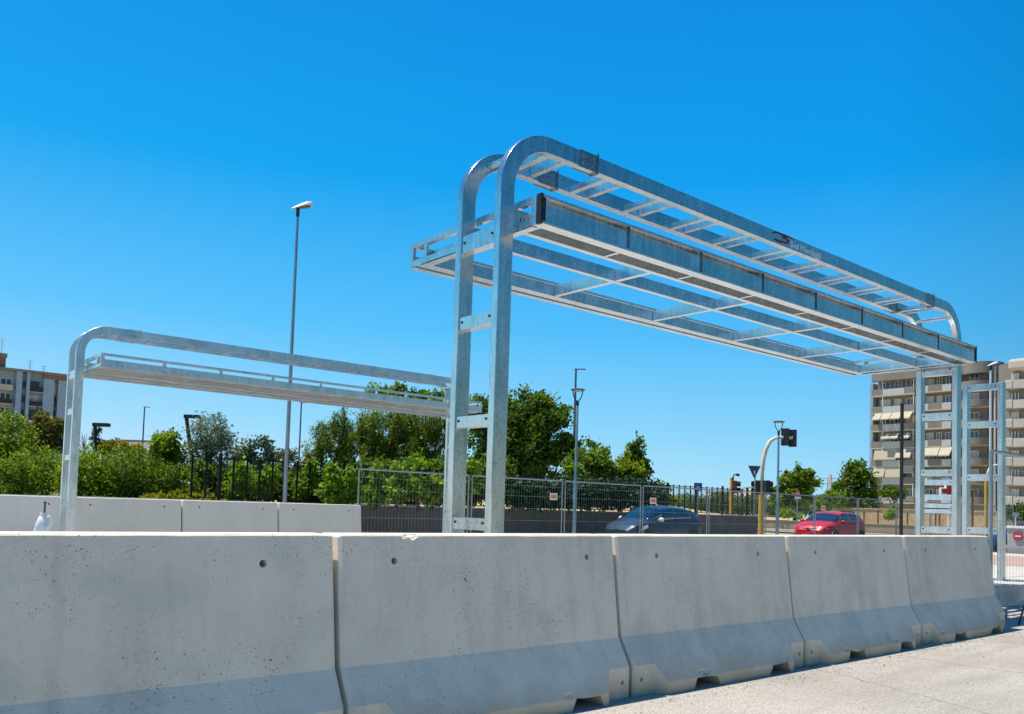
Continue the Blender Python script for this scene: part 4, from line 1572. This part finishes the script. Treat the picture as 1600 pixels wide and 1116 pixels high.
for k in range(8):
    zf = zt3 - 1.2 - 3.0 * (k + 1)
    b_ = MB().box(lX(45.6), lX(66.8), YB2 - .1, YB2 + 1.19, zf - .2, zf).build('balcony', 'bl_blue', bt3)
    MB().box(lX(45.6), lX(66.5), YB2 - .1, YB2 - .02, zf + .002, zf + .95).build('parapet', 'bl_dark', b_)
    MB().box(lX(47), lX(62), YB2 + 1.1, YB2 + 1.195, zf + .1, zf + 2.3).build('window', 'shutter' if k % 2 else 'winglass', bt3)
    MB().box(lX(34), lX(40), YB2 + 1.1, YB2 + 1.195, zf + .6, zf + 2.1).build('window', 'winglass', bt3)
    MB().box(lX(84.5), lX(89.5), YB2 + 1.1, YB2 + 1.195, zf + .2, zf + 2.5).build('window', 'winglass' if k % 3 else 'shutter', bt3)
    b_ = MB().box(lX(-80), lX(20), YB2 - .4, YB2 + 1.19, zf - .2, zf).build('balcony', 'bl_light', bt3)
    MB().box(lX(-80), lX(19), YB2 - .4, YB2 - .3, zf + .002, zf + .9).build('parapet', 'bl_dark' if k % 2 else 'bl_light', b_)
    w_ = MB().box(lX(1), lX(18), YB2 + 1.1, YB2 + 1.195, zf + .9, zf + 2.3).build('window', 'white', bt3)
    MB().box(lX(2), lX(9), YB2 + 1.05, YB2 + 1.098, zf + 1.0, zf + 2.2).build('pane', 'winglass', w_)
    MB().box(lX(10.5), lX(17), YB2 + 1.05, YB2 + 1.098, zf + 1.0, zf + 2.2).build('pane', 'winglass', w_)
for i, (x, y0, y1) in enumerate(((6, 522, 566), (53, 557, 578), (75, 566, 581))):
    a_, b_ = lX(x), lZ(x, y0)
    am = MB()
    am.tube([(a_, YB2 + 6, zt3 - .1), (a_, YB2 + 6, b_)], .07, 6)
    for q in range(4):
        am.bar((a_ - .7 + .1 * q, YB2 + 6, b_ - .25 - .5 * q), (a_ + .7 - .1 * q, YB2 + 6, b_ - .25 - .5 * q), .05)
    am.build('antenna', 'pipe', bt3)

# small far white buildings and skyline
def small_block(label, x0, x1, ytop, d, mat, h=7, rows=2):
    a, b = at(x0, ytop, d), at(x1, ytop, d)
    t = thing('distant_building', label, 'building', ((a[0] + b[0]) / 2, (a[1] + b[1]) / 2, .3))
    d_ = Vector((b[0] - a[0], b[1] - a[1], 0))
    n = Vector((-d_.y, d_.x, 0)).normalized()
    z1 = a[2]
    A, B_ = Vector((a[0], a[1], 0)), Vector((b[0], b[1], 0))
    mb = MB()
    vs = [p + Vector((0, 0, z)) for z in (.2, z1) for p in (A, B_, B_ + n * 10, A + n * 10)]
    mb.add(vs, [(0, 3, 2, 1), (4, 5, 6, 7), (0, 1, 5, 4), (1, 2, 6, 5), (2, 3, 7, 6), (3, 0, 4, 7)]).build('wall', mat, t)
    mb = MB()
    vs = [p + Vector((0, 0, z)) for z in (z1 + .002, z1 + .4) for p in (A - n * .3, B_ - n * .3, B_ + n * 10, A + n * 10)]
    mb.add(vs, [(0, 3, 2, 1), (4, 5, 6, 7), (0, 1, 5, 4), (1, 2, 6, 5), (2, 3, 7, 6), (3, 0, 4, 7)]).build('roof', 'bl_par', t)
    du = d_.normalized()
    Lw = d_.length
    nw = max(2, int(Lw / 4))
    for r_ in range(rows):
        for q in range(nw):
            p = A + du * (Lw * (q + .5) / nw) - n * .03
            m2 = MB()
            m2.bar(p + Vector((0, 0, z1 - 1.2 - 3 * r_ - 1.3)), p + Vector((0, 0, z1 - 1.2 - 3 * r_)), 1.3, .06, tuple(n))
            m2.build('window', 'winglass', t)
    return t


small_block('white low building far behind the yellow and orange shrubs', 186, 236, 690, 170, 'white')
small_block('low pinkish building on the skyline beyond the traffic light', 1157, 1176, 766, 260, 'bl_light', rows=1)
small_block('pale low building on the skyline beside the triangular sign', 1176, 1192, 763, 240, 'shutter', rows=1)
small_block('long low pale building on the skyline above the dark railing', 1112, 1142, 770, 300, 'shutter', rows=1)

# lattice mast far away
D = 330.0
c = at(1297, 741, D)
t = thing('lattice_mast', 'far lattice pylon on the horizon left of the round tree', 'pylon', (c[0], c[1], .3))
mb = MB()
hw = 1.6
for sx in (-1, 1):
    for sy in (-1, 1):
        mb.bar((c[0] + sx * hw, c[1] + sy * hw, .3), (c[0] + sx * .3, c[1] + sy * .3, c[2]), .3)
for k in range(6):
    z0, z1 = .3 + (c[2] - .3) * k / 6, .3 + (c[2] - .3) * (k + 1) / 6
    w0 = hw + (.3 - hw) * k / 6
    w1 = hw + (.3 - hw) * (k + 1) / 6
    for s in (-1, 1):
        mb.bar((c[0] + s * w0, c[1] - w0, z0), (c[0] - s * w1, c[1] - w1, z1), .2)
        mb.bar((c[0] - w0, c[1] + s * w0, z0), (c[0] - w1, c[1] - s * w1, z1), .2)
mb.build('frame', 'pipe', t)
mb = MB()
for k, w in ((.78, 2.6), (.9, 2.0)):
    mb.bar((c[0] - w, c[1] + w, .3 + (c[2] - .3) * k), (c[0] + w, c[1] - w, .3 + (c[2] - .3) * k), .3)
mb.build('cross_arm', 'pipe', t)

# ------------------------------------------------------------------ walls to the right
t = thing('retaining_wall', 'brown low retaining wall beyond the crossing road behind the red car', 'wall', (58.4, 30, -.2))
MB().box(58.2, 58.6, 12, 60, -.2, .62).build('wall_body', 'brownwall', t)
MB().box(58.15, 58.65, 12, 60, .623, .70).build('coping', 'brownwall', t, bevel=.02)
t = thing('stone_wall', 'sunlit beige stone block wall in front of the apartment block', 'wall', (76, 33, .5))
zw = on(1400, 797, 0, 76)[2]
yw0, yw1 = on(1570, 800, 0, 76)[1], on(1300, 800, 0, 76)[1]
MB().box(76, 76.5, yw0, yw1, .4, zw).build('wall_body', 'tuff', t)
MB().box(75.93, 76.57, yw0, yw1, zw + .002, zw + .10).build('coping', 'tuff', t)
for i, x in enumerate((1350, 1372, 1418, 1462, 1468, 1541)):
    y = on(x, 800, 0, 75.5)[1]
    h_ = zw - .3 + .15 * (i % 2)
    tt = thing('rusty_post', ['short rusty post nearest the round tree before the stone wall', 'short rusty post just left of the black pole before the stone wall', 'short rusty post just right of the black pole before the stone wall',
                              'left one of two close rusty posts before the stone wall', 'right one of two close rusty posts before the stone wall', 'short rusty post at the far right of the stone wall'][i], 'post', (75.5, y, .5), 0, 'rusty posts along the stone wall')
    MB().tube([(75.5, y, .5), (75.5 + .05, y + .02, h_)], .07, 8).build('shaft', 'rust', tt)
    MB().tube([(75.55, y + .02, h_), (75.55, y + .02, h_ + .06)], .10, 8).build('cap', 'rust', tt)
# concrete wall with a round red sign
yk = on(1574, 840, 0, 34.4)[1]
zk = on(1590, 826, 0, 34.4)[2]
t = thing('concrete_wall', 'plain pale brown concrete wall carrying a round red sign at the right edge', 'wall', (34.4, yk - 3, -.1))
MB().box(34.4, 34.75, yk - 9, yk, -.2, zk).build('wall_body', 'concrete_wall', t)
MB().box(34.35, 34.8, yk - 9, yk + .03, zk + .002, zk + .09).build('coping', 'concrete_pale', t, bevel=.01)
c = on(1591, 838, 0, 34.39)
t = thing('round_sign', 'round red sign with a pale bar on the concrete wall', 'road sign', (34.37, c[1], c[2]))
sp = MB().tube([(34.35, c[1], c[2]), (34.397, c[1], c[2])], .17, 24).build('sign_plate', 'red', t)
MB().box(34.343, 34.349, c[1] - .10, c[1] + .10, c[2] - .025, c[2] + .025).build('sign_panel', 'plate', sp)
# car roof behind it
bl = dict(rd)
MT['paint_blue'] = car_paint('blue_car_paint', (.03, .10, .22), .4)
pcar = on(1600, 822, 0, 38.5)
car('parked_car', 'blue car mostly hidden behind the concrete wall at the right edge', (38.5, pcar[1] - .9, -.33), math.pi / 2, 4.25, 1.8, 1.6, 'paint_blue', bl)
# small yellow notice before the hedge
c = at(1587, 804, 46)
t = thing('notice_board', 'small yellowish notice board before the hedge at the right edge', 'sign', (c[0], c[1], -.2))
MB().tube([(c[0], c[1], -.2), (c[0], c[1], c[2] - .1)], .04, 8).build('post', 'white', t)
plate([(-.17, -.1), (.17, -.1), (.17, .1), (-.17, .1)], c, -.03).build('sign_plate', 'cream', t)
# red pillar and ochre post seen through the leg frame
c = at(1519.5, 768, 62)
t = thing('red_pillar', 'slim dark red pillar seen through the right leg frame', 'post', (c[0], c[1], -.2))
MB().tube([(c[0], c[1], -.2), (c[0], c[1], c[2])], .08, 8).build('shaft', 'rust', t)
MB().tube([(c[0], c[1], c[2]), (c[0], c[1], c[2] + .1)], .17, 8).build('cap', 'rust', t)
c = at(1541, 752, 50)
t = thing('traffic_light', 'ochre traffic light post with a thin white curved arm seen through the leg frame', 'traffic light', (c[0], c[1], -.2))
MB().tube([(c[0], c[1], -.2), (c[0], c[1], c[2])], .10, 10).build('post', 'yellow', t, smooth=40)
MB().tube([tuple(at(*q, 50)) for q in ((1541, 751), (1542, 742), (1545, 733), (1550, 728), (1560, 726))], .05, 8).build('mast_arm', 'white', t, smooth=40)
signal_head(t, at(1564, 728, 50), None, fc, .9, .36)

# ------------------------------------------------------------------ small things by the barriers
c = at(67, 806, 9.0)
t = thing('plastic_bag', 'white and blue plastic bag tied to a thin dark rod behind the barrier', 'bag', (c[0], c[1], c[2]))
rnd = random.Random(8)
mb = MB()
n = 14
prof_b = [(-.20, .045), (-.16, .070), (-.11, .066), (-.06, .055), (-.015, .035), (.008, .014), (.03, .030)]
vs, fs = [], []
for i, (z, r_) in enumerate(prof_b):
    for k in range(n):
        a = 2 * math.pi * k / n
        q = r_ * (1 + .28 * math.sin(a * 5 + i) + rnd.uniform(-.12, .12))
        vs.append((c[0] + q * math.cos(a), c[1] + q * math.sin(a), c[2] + z))
for i in range(len(prof_b) - 1):
    for k in range(n):
        fs.append((i * n + k, i * n + (k + 1) % n, (i + 1) * n + (k + 1) % n, (i + 1) * n + k))
mb.add(vs, fs + [tuple(range(n)), tuple((len(prof_b) - 1) * n + k for k in range(n))])
bag = mb.build('bag_body', 'plasticbag', t, smooth=True)
MB().tube([(c[0], c[1], c[2] - .255), (c[0], c[1], c[2] - .185)], [.05, .055], 12).build('bag_base', 'bluebag', t)
hp = []
for k in range(9):
    a = math.pi * k / 8
    hp.append(tuple(Vector((c[0], c[1], c[2] - .06)) + side * (.05 + .045 * math.sin(a)) + Vector((0, 0, -.06 * math.cos(a)))))
MB().tube(hp, .008, 6).build('bag_handle', 'plasticbag', t)
t = thing('thin_rod', 'thin dark rod rising behind the near barrier at the left', 'rod', (c[0], c[1], 0))
MB().tube([(c[0] + .02, c[1] + .03, 0), (c[0] + .02, c[1] + .03, at(67, 786, 9)[2])], .009, 8).build('shaft', 'black', t)
MB().tube([(c[0] + .02, c[1] + .03, at(67, 786, 9)[2]), (c[0] + .02, c[1] + .03, at(67, 784, 9)[2])], .015, 8).build('cap', 'black', t)
# foot of a folding stand at the right edge
a, b = on(1592, 976, 2, 0.0), at(1603, 938, 9.3)
t = thing('folding_stand', 'black slanting leg of a folding stand on the road at the right edge', 'stand', (b[0], b[1], 0))
MB().tube([tuple(a), tuple(b)], .011, 8).build('leg', 'black', t)
MB().tube([(b[0] + .02, b[1] - .36, 0.0), tuple(b)], .011, 8).build('leg', 'black', t)
MB().tube([(b[0] + .38, b[1] + .02, 0.0), tuple(b)], .011, 8).build('leg', 'black', t)
MB().tube([tuple(b), (b[0], b[1], b[2] + .5)], .011, 8).build('stem', 'black', t)
MB().tube([(b[0], b[1], b[2] - .03), (b[0], b[1], b[2] + .03)], .02, 10).build('hub', 'black', t)

# ------------------------------------------------------------------ trees and shrubs
def leaf_mesh(name, pts, size, mat, rng, parent, updir=.35, hang=False, aspect=.5):
    """many small folded leaf faces at the given points"""
    n = len(pts)
    pts = np.asarray(pts)
    nrm = rng.normal(size=(n, 3))
    nrm[:, 2] += updir * 2
    nrm /= np.linalg.norm(nrm, axis=1)[:, None]
    d = rng.normal(size=(n, 3))
    if hang:
        d[:, 2] -= 2.2
    d -= nrm * np.sum(d * nrm, 1)[:, None]
    d /= np.linalg.norm(d, axis=1)[:, None] + 1e-9
    w = np.cross(nrm, d)
    s = size * rng.uniform(.6, 1.35, n)[:, None]
    a = pts
    b = pts + d * s * .5 + w * s * aspect * .5 + nrm * s * .06
    c = pts + d * s
    e = pts + d * s * .5 - w * s * aspect * .5 + nrm * s * .06
    V = np.stack([a, b, c, e], 1).reshape(-1, 3) - np.array(parent_origin(parent))
    me = bpy.data.meshes.new(name)
    me.vertices.add(4 * n)
    me.vertices.foreach_set('co', V.astype(np.float32).ravel())
    me.loops.add(4 * n)
    me.loops.foreach_set('vertex_index', np.arange(4 * n, dtype=np.int32))
    me.polygons.add(n)
    me.polygons.foreach_set('loop_start', np.arange(0, 4 * n, 4, dtype=np.int32))
    me.update(calc_edges=True)
    me.materials.append(MT[mat])
    o = bpy.data.objects.new(name, me)
    COL.objects.link(o)
    o.parent = parent
    return o


def plant(name, label, cat, d, ells, mat, n=5000, size=.14, trunk=True, seed=1, zb=.92, clump=None, bark='bark', hang=False, gaps=.55, spread=1.0, group=None, aspect=.5, sprays=0, core=True):
    """ells: (x, y, rx, ry) crown lobes measured on the photograph at depth d"""
    rng = np.random.default_rng(seed)
    L_ = []
    for q in ells:
        x, y, rx, ry = q[:4]
        dd = d + (q[4] if len(q) > 4 else 0)
        k = dd / CF
        L_.append((at(x, y, dd), rx * k, ry * k))
    vol = np.array([l[1] * l[1] * l[2] for l in L_])
    cx = np.average([l[0][0] for l in L_], weights=vol)
    cy = np.average([l[0][1] for l in L_], weights=vol)
    t = thing(name, label, cat, (cx, cy, zb), 0, group)
    # clump centres, more of them near the crown's surface
    cs = []
    nc = clump or max(24, n // 60)
    pick = rng.choice(len(L_), nc, p=vol / vol.sum())
    for i in pick:
        c, r, h = L_[i]
        v = rng.normal(size=3)
        v /= np.linalg.norm(v)
        rad = rng.uniform(.35, 1.0) ** .5
        if v[2] < -.5 and not hang:
            v[2] *= .6
        cs.append(c + v * rad * np.array([r, r * .9, h]))
    cs = np.array(cs)
    sz = np.array([(.10 + .12 * rng.random()) for _ in cs]) * np.mean([min(l[1], l[2]) for l in L_]) * 1.5 * spread
    # drop leaves unevenly so that some clumps are thin
    wgt = rng.uniform(1 - gaps, 1 + gaps, len(cs))
    pick = rng.choice(len(cs), n, p=wgt / wgt.sum())
    off = rng.normal(size=(n, 3)) * np.array([1, 1, .72])
    pts = cs[pick] + off * sz[pick][:, None]
    if hang:
        m = n // 2
        u = rng.random(n)
        pts = cs[pick] + off * sz[pick][:, None] * .55
        pts[:, 2] -= (u ** 1.0) * rng.uniform(.3, 1.3, len(cs))[pick]
    if sprays:
        # a few loose shoots that break the outline
        top = [l for l in L_]
        ex = []
        for _ in range(sprays):
            c, r, h = top[rng.integers(len(top))]
            a = rng.uniform(-1.3, 1.3)
            ln = rng.uniform(.12, .32) * (r + h)
            p0 = c + np.array([math.sin(a) * r * .8 * rt[0], math.sin(a) * r * .8 * rt[1], math.cos(a) * h * .8])
            dr = np.array([math.sin(a) * rt[0] * .6, math.sin(a) * rt[1] * .6, .9])
            q = rng.random(46)
            ex.append(p0 + dr * ln * q[:, None] + rng.normal(size=(46, 3)) * size * .5)
        pts = np.concatenate([pts, np.concatenate(ex)])
    pts[:, 2] = np.maximum(pts[:, 2], zb + .02)
    leaf_mesh('crown', pts, size, mat, rng, t, hang=hang, aspect=aspect)
    if trunk:
        zc = np.average([l[0][2] for l in L_], weights=vol)
        hh = max(.4, zc - zb)
        r0 = min(.35, .05 * hh + .03)
        mb = MB()
        p = [Vector((cx, cy, zb))]
        for k in range(1, 6):
            p.append(Vector((cx + rng.normal() * .05 * hh, cy + rng.normal() * .05 * hh, zb + hh * .9 * k / 5)))
        mb.tube(p, [r0 * (1 - .13 * k) for k in range(6)], 8)
        for k in rng.choice(len(cs), min(14, len(cs)), replace=False):
            b0_ = p[rng.integers(2, 6)]
            e = Vector(cs[k])
            mid = b0_.lerp(e, .5) + Vector((0, 0, .08 * (e - b0_).length))
            mb.tube([b0_, mid, e], [r0 * .42, r0 * .25, r0 * .08], 6)
        mb.build('trunk', bark, t, smooth=50)
    return t


plant('leafy_tree', 'bright green leafy tree at the left edge below the blue-grey block', 'tree', 34, [(-12, 690, 45, 55), (20, 700, 32, 50), (-5, 740, 55, 40), (40, 730, 35, 45)], 'lf_bright', 9000, .15, seed=1, sprays=10)
plant('broadleaf_tree', 'brownish broadleaf tree just left of the far gantry post', 'tree', 37, [(75, 672, 24, 26), (92, 690, 18, 26), (60, 690, 22, 22)], 'lf_brown', 3200, .20, seed=2, aspect=.65, sprays=8)
plant('round_shrub', 'rounded green shrub at the lower left behind the pale barrier', 'shrub', 27, [(30, 752, 55, 36), (72, 745, 36, 42), (0, 765, 40, 28)], 'lf_mid', 9000, .10, seed=3, group='dense shrubs behind the pale barriers', sprays=8)
plant('round_shrub', 'dense green shrub just right of the far gantry post', 'shrub', 26, [(140, 742, 42, 36), (118, 755, 30, 30), (160, 760, 40, 28)], 'lf_bright', 10000, .095, seed=4, group='dense shrubs behind the pale barriers', sprays=8)
plant('round_shrub', 'broad dense green shrub under the white low building', 'shrub', 26.5, [(205, 738, 46, 34), (235, 755, 36, 30), (190, 762, 42, 26)], 'lf_mid', 10000, .095, seed=5, group='dense shrubs behind the pale barriers', sprays=8)
plant('round_shrub', 'darker green shrub left of the olive tree', 'shrub', 26.5, [(272, 756, 30, 26), (295, 765, 24, 20), (255, 768, 24, 20)], 'lf_mid', 5000, .10, seed=6, group='dense shrubs behind the pale barriers', sprays=5)
plant('ground_shrub', 'low dark heather-like shrubs along the pale barriers', 'shrub', 24.9, [(60, 782, 60, 7), (150, 783, 60, 8), (220, 786, 40, 6)], 'lf_dark', 5000, .07, trunk=False, seed=7, group='low shrubs along the pale barriers')
plant('ground_shrub', 'low yellow-green shrubs above the pale barriers', 'shrub', 24.8, [(262, 778, 34, 8), (305, 781, 34, 8), (232, 784, 20, 6), (335, 787, 14, 5)], 'lf_yellow', 6500, .07, trunk=False, seed=8, group='low shrubs along the pale barriers', sprays=12)
plant('yellow_shrub', 'yellow shrub in front of the white low building', 'shrub', 46, [(178, 697, 16, 10), (170, 704, 18, 10)], 'lf_yellow', 1800, .16, seed=9)
plant('orange_shrub', 'orange-brown shrub in front of the white low building', 'shrub', 46, [(203, 699, 16, 9), (212, 706, 12, 9)], 'lf_orange', 1500, .16, seed=10)
plant('leafy_tree', 'fresh green small tree between the shrubs and the olive tree', 'tree', 28, [(258, 700, 18, 26), (248, 720, 20, 26), (268, 725, 20, 28)], 'lf_bright', 3800, .15, seed=11, sprays=8)
plant('olive_tree', 'grey-green olive tree by the leaning park lamp', 'tree', 28.5, [(328, 685, 30, 36), (308, 712, 26, 30), (345, 715, 26, 32), (325, 735, 34, 24)], 'lf_olive', 9000, .11, seed=12, aspect=.3, sprays=14)
plant('slender_tree', 'thin airy grey-leaved tree right of the olive tree', 'tree', 31, [(384, 702, 20, 24), (405, 712, 20, 26), (385, 730, 24, 24), (430, 722, 18, 24)], 'lf_olive', 3000, .14, seed=13, sprays=14, gaps=.9)
plant('slender_tree', 'small loose tree right behind the tall street lamp', 'tree', 33, [(430, 735, 24, 20), (468, 730, 20, 26), (455, 750, 26, 24)], 'lf_brown', 2600, .13, seed=14, sprays=12, gaps=.9)
plant('weeping_tree', 'large weeping tree with drooping foliage under the far gantry beam', 'tree', 36, [(520, 672, 36, 34), (555, 660, 42, 30), (600, 665, 45, 34), (640, 670, 42, 34), (500, 705, 28, 30), (570, 695, 50, 34), (640, 705, 46, 34), (690, 690, 24, 40), (668, 648, 36, 26), (690, 660, 24, 34), (520, 730, 40, 20), (600, 735, 60, 20), (670, 730, 40, 22)], 'lf_pepper', 40000, .20, seed=15, hang=True, aspect=.22, spread=.85, clump=560, sprays=6)
plant('airy_tree', 'sparse tree top showing above the far gantry platform', 'tree', 40, [(597, 618, 26, 18), (640, 628, 30, 18), (690, 632, 26, 16), (742, 640, 14, 20)], 'lf_mid', 1800, .20, seed=16, gaps=.95, sprays=16)
plant('dense_tree', 'dense dark green tree behind the left leg of the large gantry', 'tree', 38, [(820, 660, 52, 44), (855, 648, 40, 34), (785, 668, 40, 46), (750, 665, 24, 42), (868, 690, 34, 46), (815, 705, 62, 42), (760, 710, 34, 40), (800, 735, 60, 24), (865, 735, 40, 22)], 'lf_dark', 30000, .18, seed=17, aspect=.6, sprays=18, spread=.8, clump=330)
plant('leafy_tree', 'lit green tree right of the post-top lamp', 'tree', 36, [(925, 716, 24, 26), (912, 738, 30, 24), (940, 735, 22, 24)], 'lf_mid', 4200, .17, seed=18, aspect=.55, sprays=8)
plant('leafy_tree', 'yellow-green rounded tree left of the upright poplar', 'tree', 36.5, [(965, 730, 24, 22), (985, 740, 24, 18), (955, 748, 24, 14)], 'lf_bright', 3800, .16, seed=19, aspect=.55, sprays=6)
plant('upright_tree', 'upright narrow dark tree at the end of the tree row', 'tree', 37, [(990, 705, 9, 22), (996, 728, 14, 22), (1003, 742, 12, 14)], 'lf_dark', 1700, .19, seed=20, aspect=.6, sprays=10, gaps=.8)
plant('conifer', 'small dark conifer by the first park lamp', 'tree', 46, [(153, 672, 5, 10), (152, 684, 8, 10), (151, 696, 11, 9)], 'lf_conifer', 1600, .13, seed=21, zb=.9, aspect=.25)
# bare twigs
c = at(131, 700, 44)
t = thing('bare_tree', 'leafless twiggy tree between the far gantry post and the conifer', 'tree', (c[0], c[1], .9))
rng = np.random.default_rng(3)
MB().tube([(c[0], c[1], .9), (c[0] + .1, c[1], 2.4), (c[0], c[1], c[2] + .2)], [.09, .06, .03], 8).build('trunk', 'bark_pale', t)
mb = MB()
for k in range(34):
    z0 = rng.uniform(1.8, c[2] + .2)
    a = rng.uniform(0, 6.28)
    l = rng.uniform(.4, 1.0)
    p0 = Vector((c[0], c[1], z0))
    p1 = p0 + Vector((math.cos(a) * l * .45, math.sin(a) * l * .45, l * .9))
    mb.tube([p0, p0.lerp(p1, .5) + Vector((.03, 0, .02)), p1], [.022, .014, .006], 5)
mb.build('branches', 'bark_pale', t)

# hedge of dark shrubs and saplings behind the railing
plant('dark_hedge', 'dark hedge behind the black railing left of the mesh fence', 'hedge', 27.5, [(x, 760 + (x % 5) * 3, 24, 36) for x in range(310, 570, 24)], 'lf_dark', 19000, .16, trunk=False, seed=22, group='dark hedges behind the railing')
plant('dark_hedge', 'dark hedge behind the black railing along the mesh fence', 'hedge', 28.5, [(x, 752 + (x % 4) * 3, 26, 42, (x - 570) * .012) for x in range(575, 800, 26)], 'lf_dark', 22000, .16, trunk=False, seed=23, group='dark hedges behind the railing')
plant('dark_hedge', 'dense black-green hedge behind the dark grey car', 'hedge', 31, [(x, 775, 26, 24, (x - 800) * .02) for x in range(800, 1020, 24)], 'lf_conifer', 20000, .17, trunk=False, seed=24, group='dark hedges behind the railing')
sap = [(372, 758, 'sapling just right of the olive tree behind the railing'), (415, 752, 'sapling left of the tall street lamp behind the railing'), (480, 752, 'sapling right of the tall street lamp behind the railing'),
       (518, 762, 'bright sapling left of the first mesh fence post'), (545, 770, 'low sapling right at the first mesh fence post'), (588, 765, 'sapling behind the left end of the first mesh fence panel'),
       (620, 760, 'sapling in the middle of the first mesh fence panel'), (655, 758, 'tall sapling left of the far gantry right leg'), (676, 765, 'leafy sapling touching the far gantry right leg'), (735, 752, 'bright sapling between the posts of the large gantry left leg')]
for i, (x, y, lab) in enumerate(sap):
    plant('sapling', 'light green ' + lab, 'sapling', 25.6 + (i % 3) * .4, [(x, y - 14, 9, 18), (x + 5, y + 5, 14, 20), (x - 6, y + 14, 14, 18)], 'lf_sap', 750, .15, seed=40 + i, aspect=.6, group='saplings behind the railing', sprays=7, gaps=.9)
# right hand trees
plant('flat_topped_tree', 'layered flat-topped tree behind the warning sign', 'tree', 66, [(1252, 742, 18, 8), (1236, 752, 22, 10), (1262, 758, 16, 10), (1245, 775, 26, 18), (1222, 780, 16, 18)], 'lf_mid', 5200, .30, seed=60, zb=.5, aspect=.6, sprays=10, gaps=.8)
plant('round_tree', 'round green tree beside the brown apartment block', 'tree', 84, [(1338, 745, 22, 22), (1325, 768, 24, 24), (1352, 770, 14, 26), (1340, 785, 30, 14)], 'lf_dark', 6500, .36, seed=61, zb=.5, aspect=.6, sprays=12)
plant('round_shrub', 'green shrub at the foot of the round tree', 'shrub', 80, [(1303, 782, 20, 14), (1285, 786, 14, 10)], 'lf_mid', 2200, .28, trunk=False, seed=62, zb=.5)
plant('weedy_shrub', 'weedy yellow-green shrub left of the red car', 'shrub', 60, [(1228, 803, 14, 7), (1248, 806, 12, 6)], 'lf_sap', 900, .2, trunk=False, seed=63, zb=.5)
plant('weedy_shrub', 'small green bush before the stone wall left of the black pole', 'shrub', 62, [(1396, 797, 7, 9), (1392, 806, 8, 7)], 'lf_sap', 900, .2, trunk=False, seed=64, zb=.5)
plant('dark_hedge', 'dark hedge behind the notice board at the right edge', 'hedge', 50, [(1582, 802, 14, 14), (1604, 802, 16, 14)], 'lf_dark', 2600, .22, trunk=False, seed=65, zb=-.2)
plant('street_tree', 'dark small tree before the ground floor of the brown block', 'tree', 110, [(1392, 770, 14, 9), (1405, 772, 10, 8)], 'lf_dark', 1500, .4, seed=66, zb=.5)
plant('slender_tree', 'slim green tree behind the railing above the dark grey car tail', 'tree', 44, [(1031, 765, 5, 9), (1037, 778, 11, 10), (1052, 781, 8, 9)], 'lf_bright', 1300, .2, seed=67, aspect=.6)
rng = np.random.default_rng(77)
ft = thing('treeline', None, None)
COL.objects.unlink(ft)
bpy.data.objects.remove(ft)
pts = []
for x in range(1020, 1330, 4):
    c = at(x, 787 + 3 * math.sin(x * .11) + 2 * math.sin(x * .043) + (x - 1020) * .018, 150 + rng.uniform(-8, 8))
    pts.append(c + np.clip(rng.normal(size=(330, 3)), -1.9, 1.9) * np.array([.8, .8, .85]))
pts = np.concatenate(pts)
e0 = bpy.data.objects.new('tmp', None)
ft = leaf_mesh('treeline', pts, .42, 'lf_far', rng, e0)
ft.parent = None
bpy.data.objects.remove(e0)
setp(ft, 'far green belt of trees along the horizon on the right', 'trees', None, 'stuff')

# the belt of trees on the viewer's own side of the road, seen in the steel as dark reflections
pts = []
for x in np.arange(-60, 110, 1.6):
    hgt = 7.0 + 2.0 * math.sin(x * .21) + 1.5 * math.sin(x * .57)
    pts.append(np.array([x, -34 + rng.uniform(-2, 2), 0]) + rng.normal(size=(90, 3)) * np.array([1.4, 1.6, 0]) + np.array([0, 0, 1]) * rng.uniform(.2, hgt, (90, 1)))
e0 = bpy.data.objects.new('tmp', None)
ft = leaf_mesh('treeline', np.concatenate(pts), .95, 'lf_mid', rng, e0)
ft.parent = None
bpy.data.objects.remove(e0)
setp(ft, 'belt of trees along the road behind the viewer', 'trees', None, 'stuff')

rnd = random.Random(21)
gm = MB()
for _ in range(520):
    x = rnd.uniform(1.5, 10.4)
    y = 3.43 - abs(rnd.gauss(0, .10)) if rnd.random() < .8 else rnd.uniform(1.5, 3.4)
    r = rnd.uniform(.003, .009) * (1.8 if rnd.random() < .06 else 1)
    vs = []
    for (a, b, c_) in ((1, 0, .2), (.3, .9, .3), (-.8, .5, .2), (-.7, -.6, .3), (.4, -.9, .2), (0, 0, 1.0)):
        vs.append((x + a * r * rnd.uniform(.7, 1.3), y + b * r * rnd.uniform(.7, 1.3), .001 + c_ * r * rnd.uniform(.7, 1.2)))
    gm.add(vs, [(0, 1, 5), (1, 2, 5), (2, 3, 5), (3, 4, 5), (4, 0, 5), (4, 3, 2, 1, 0)])
g_ = gm.build('grit', plain('grit_stone', (.33, .31, .28), .9, 0, .5, 40))
setp(g_, 'loose grit and pebbles on the road along the barrier feet', 'grit', None, 'stuff')
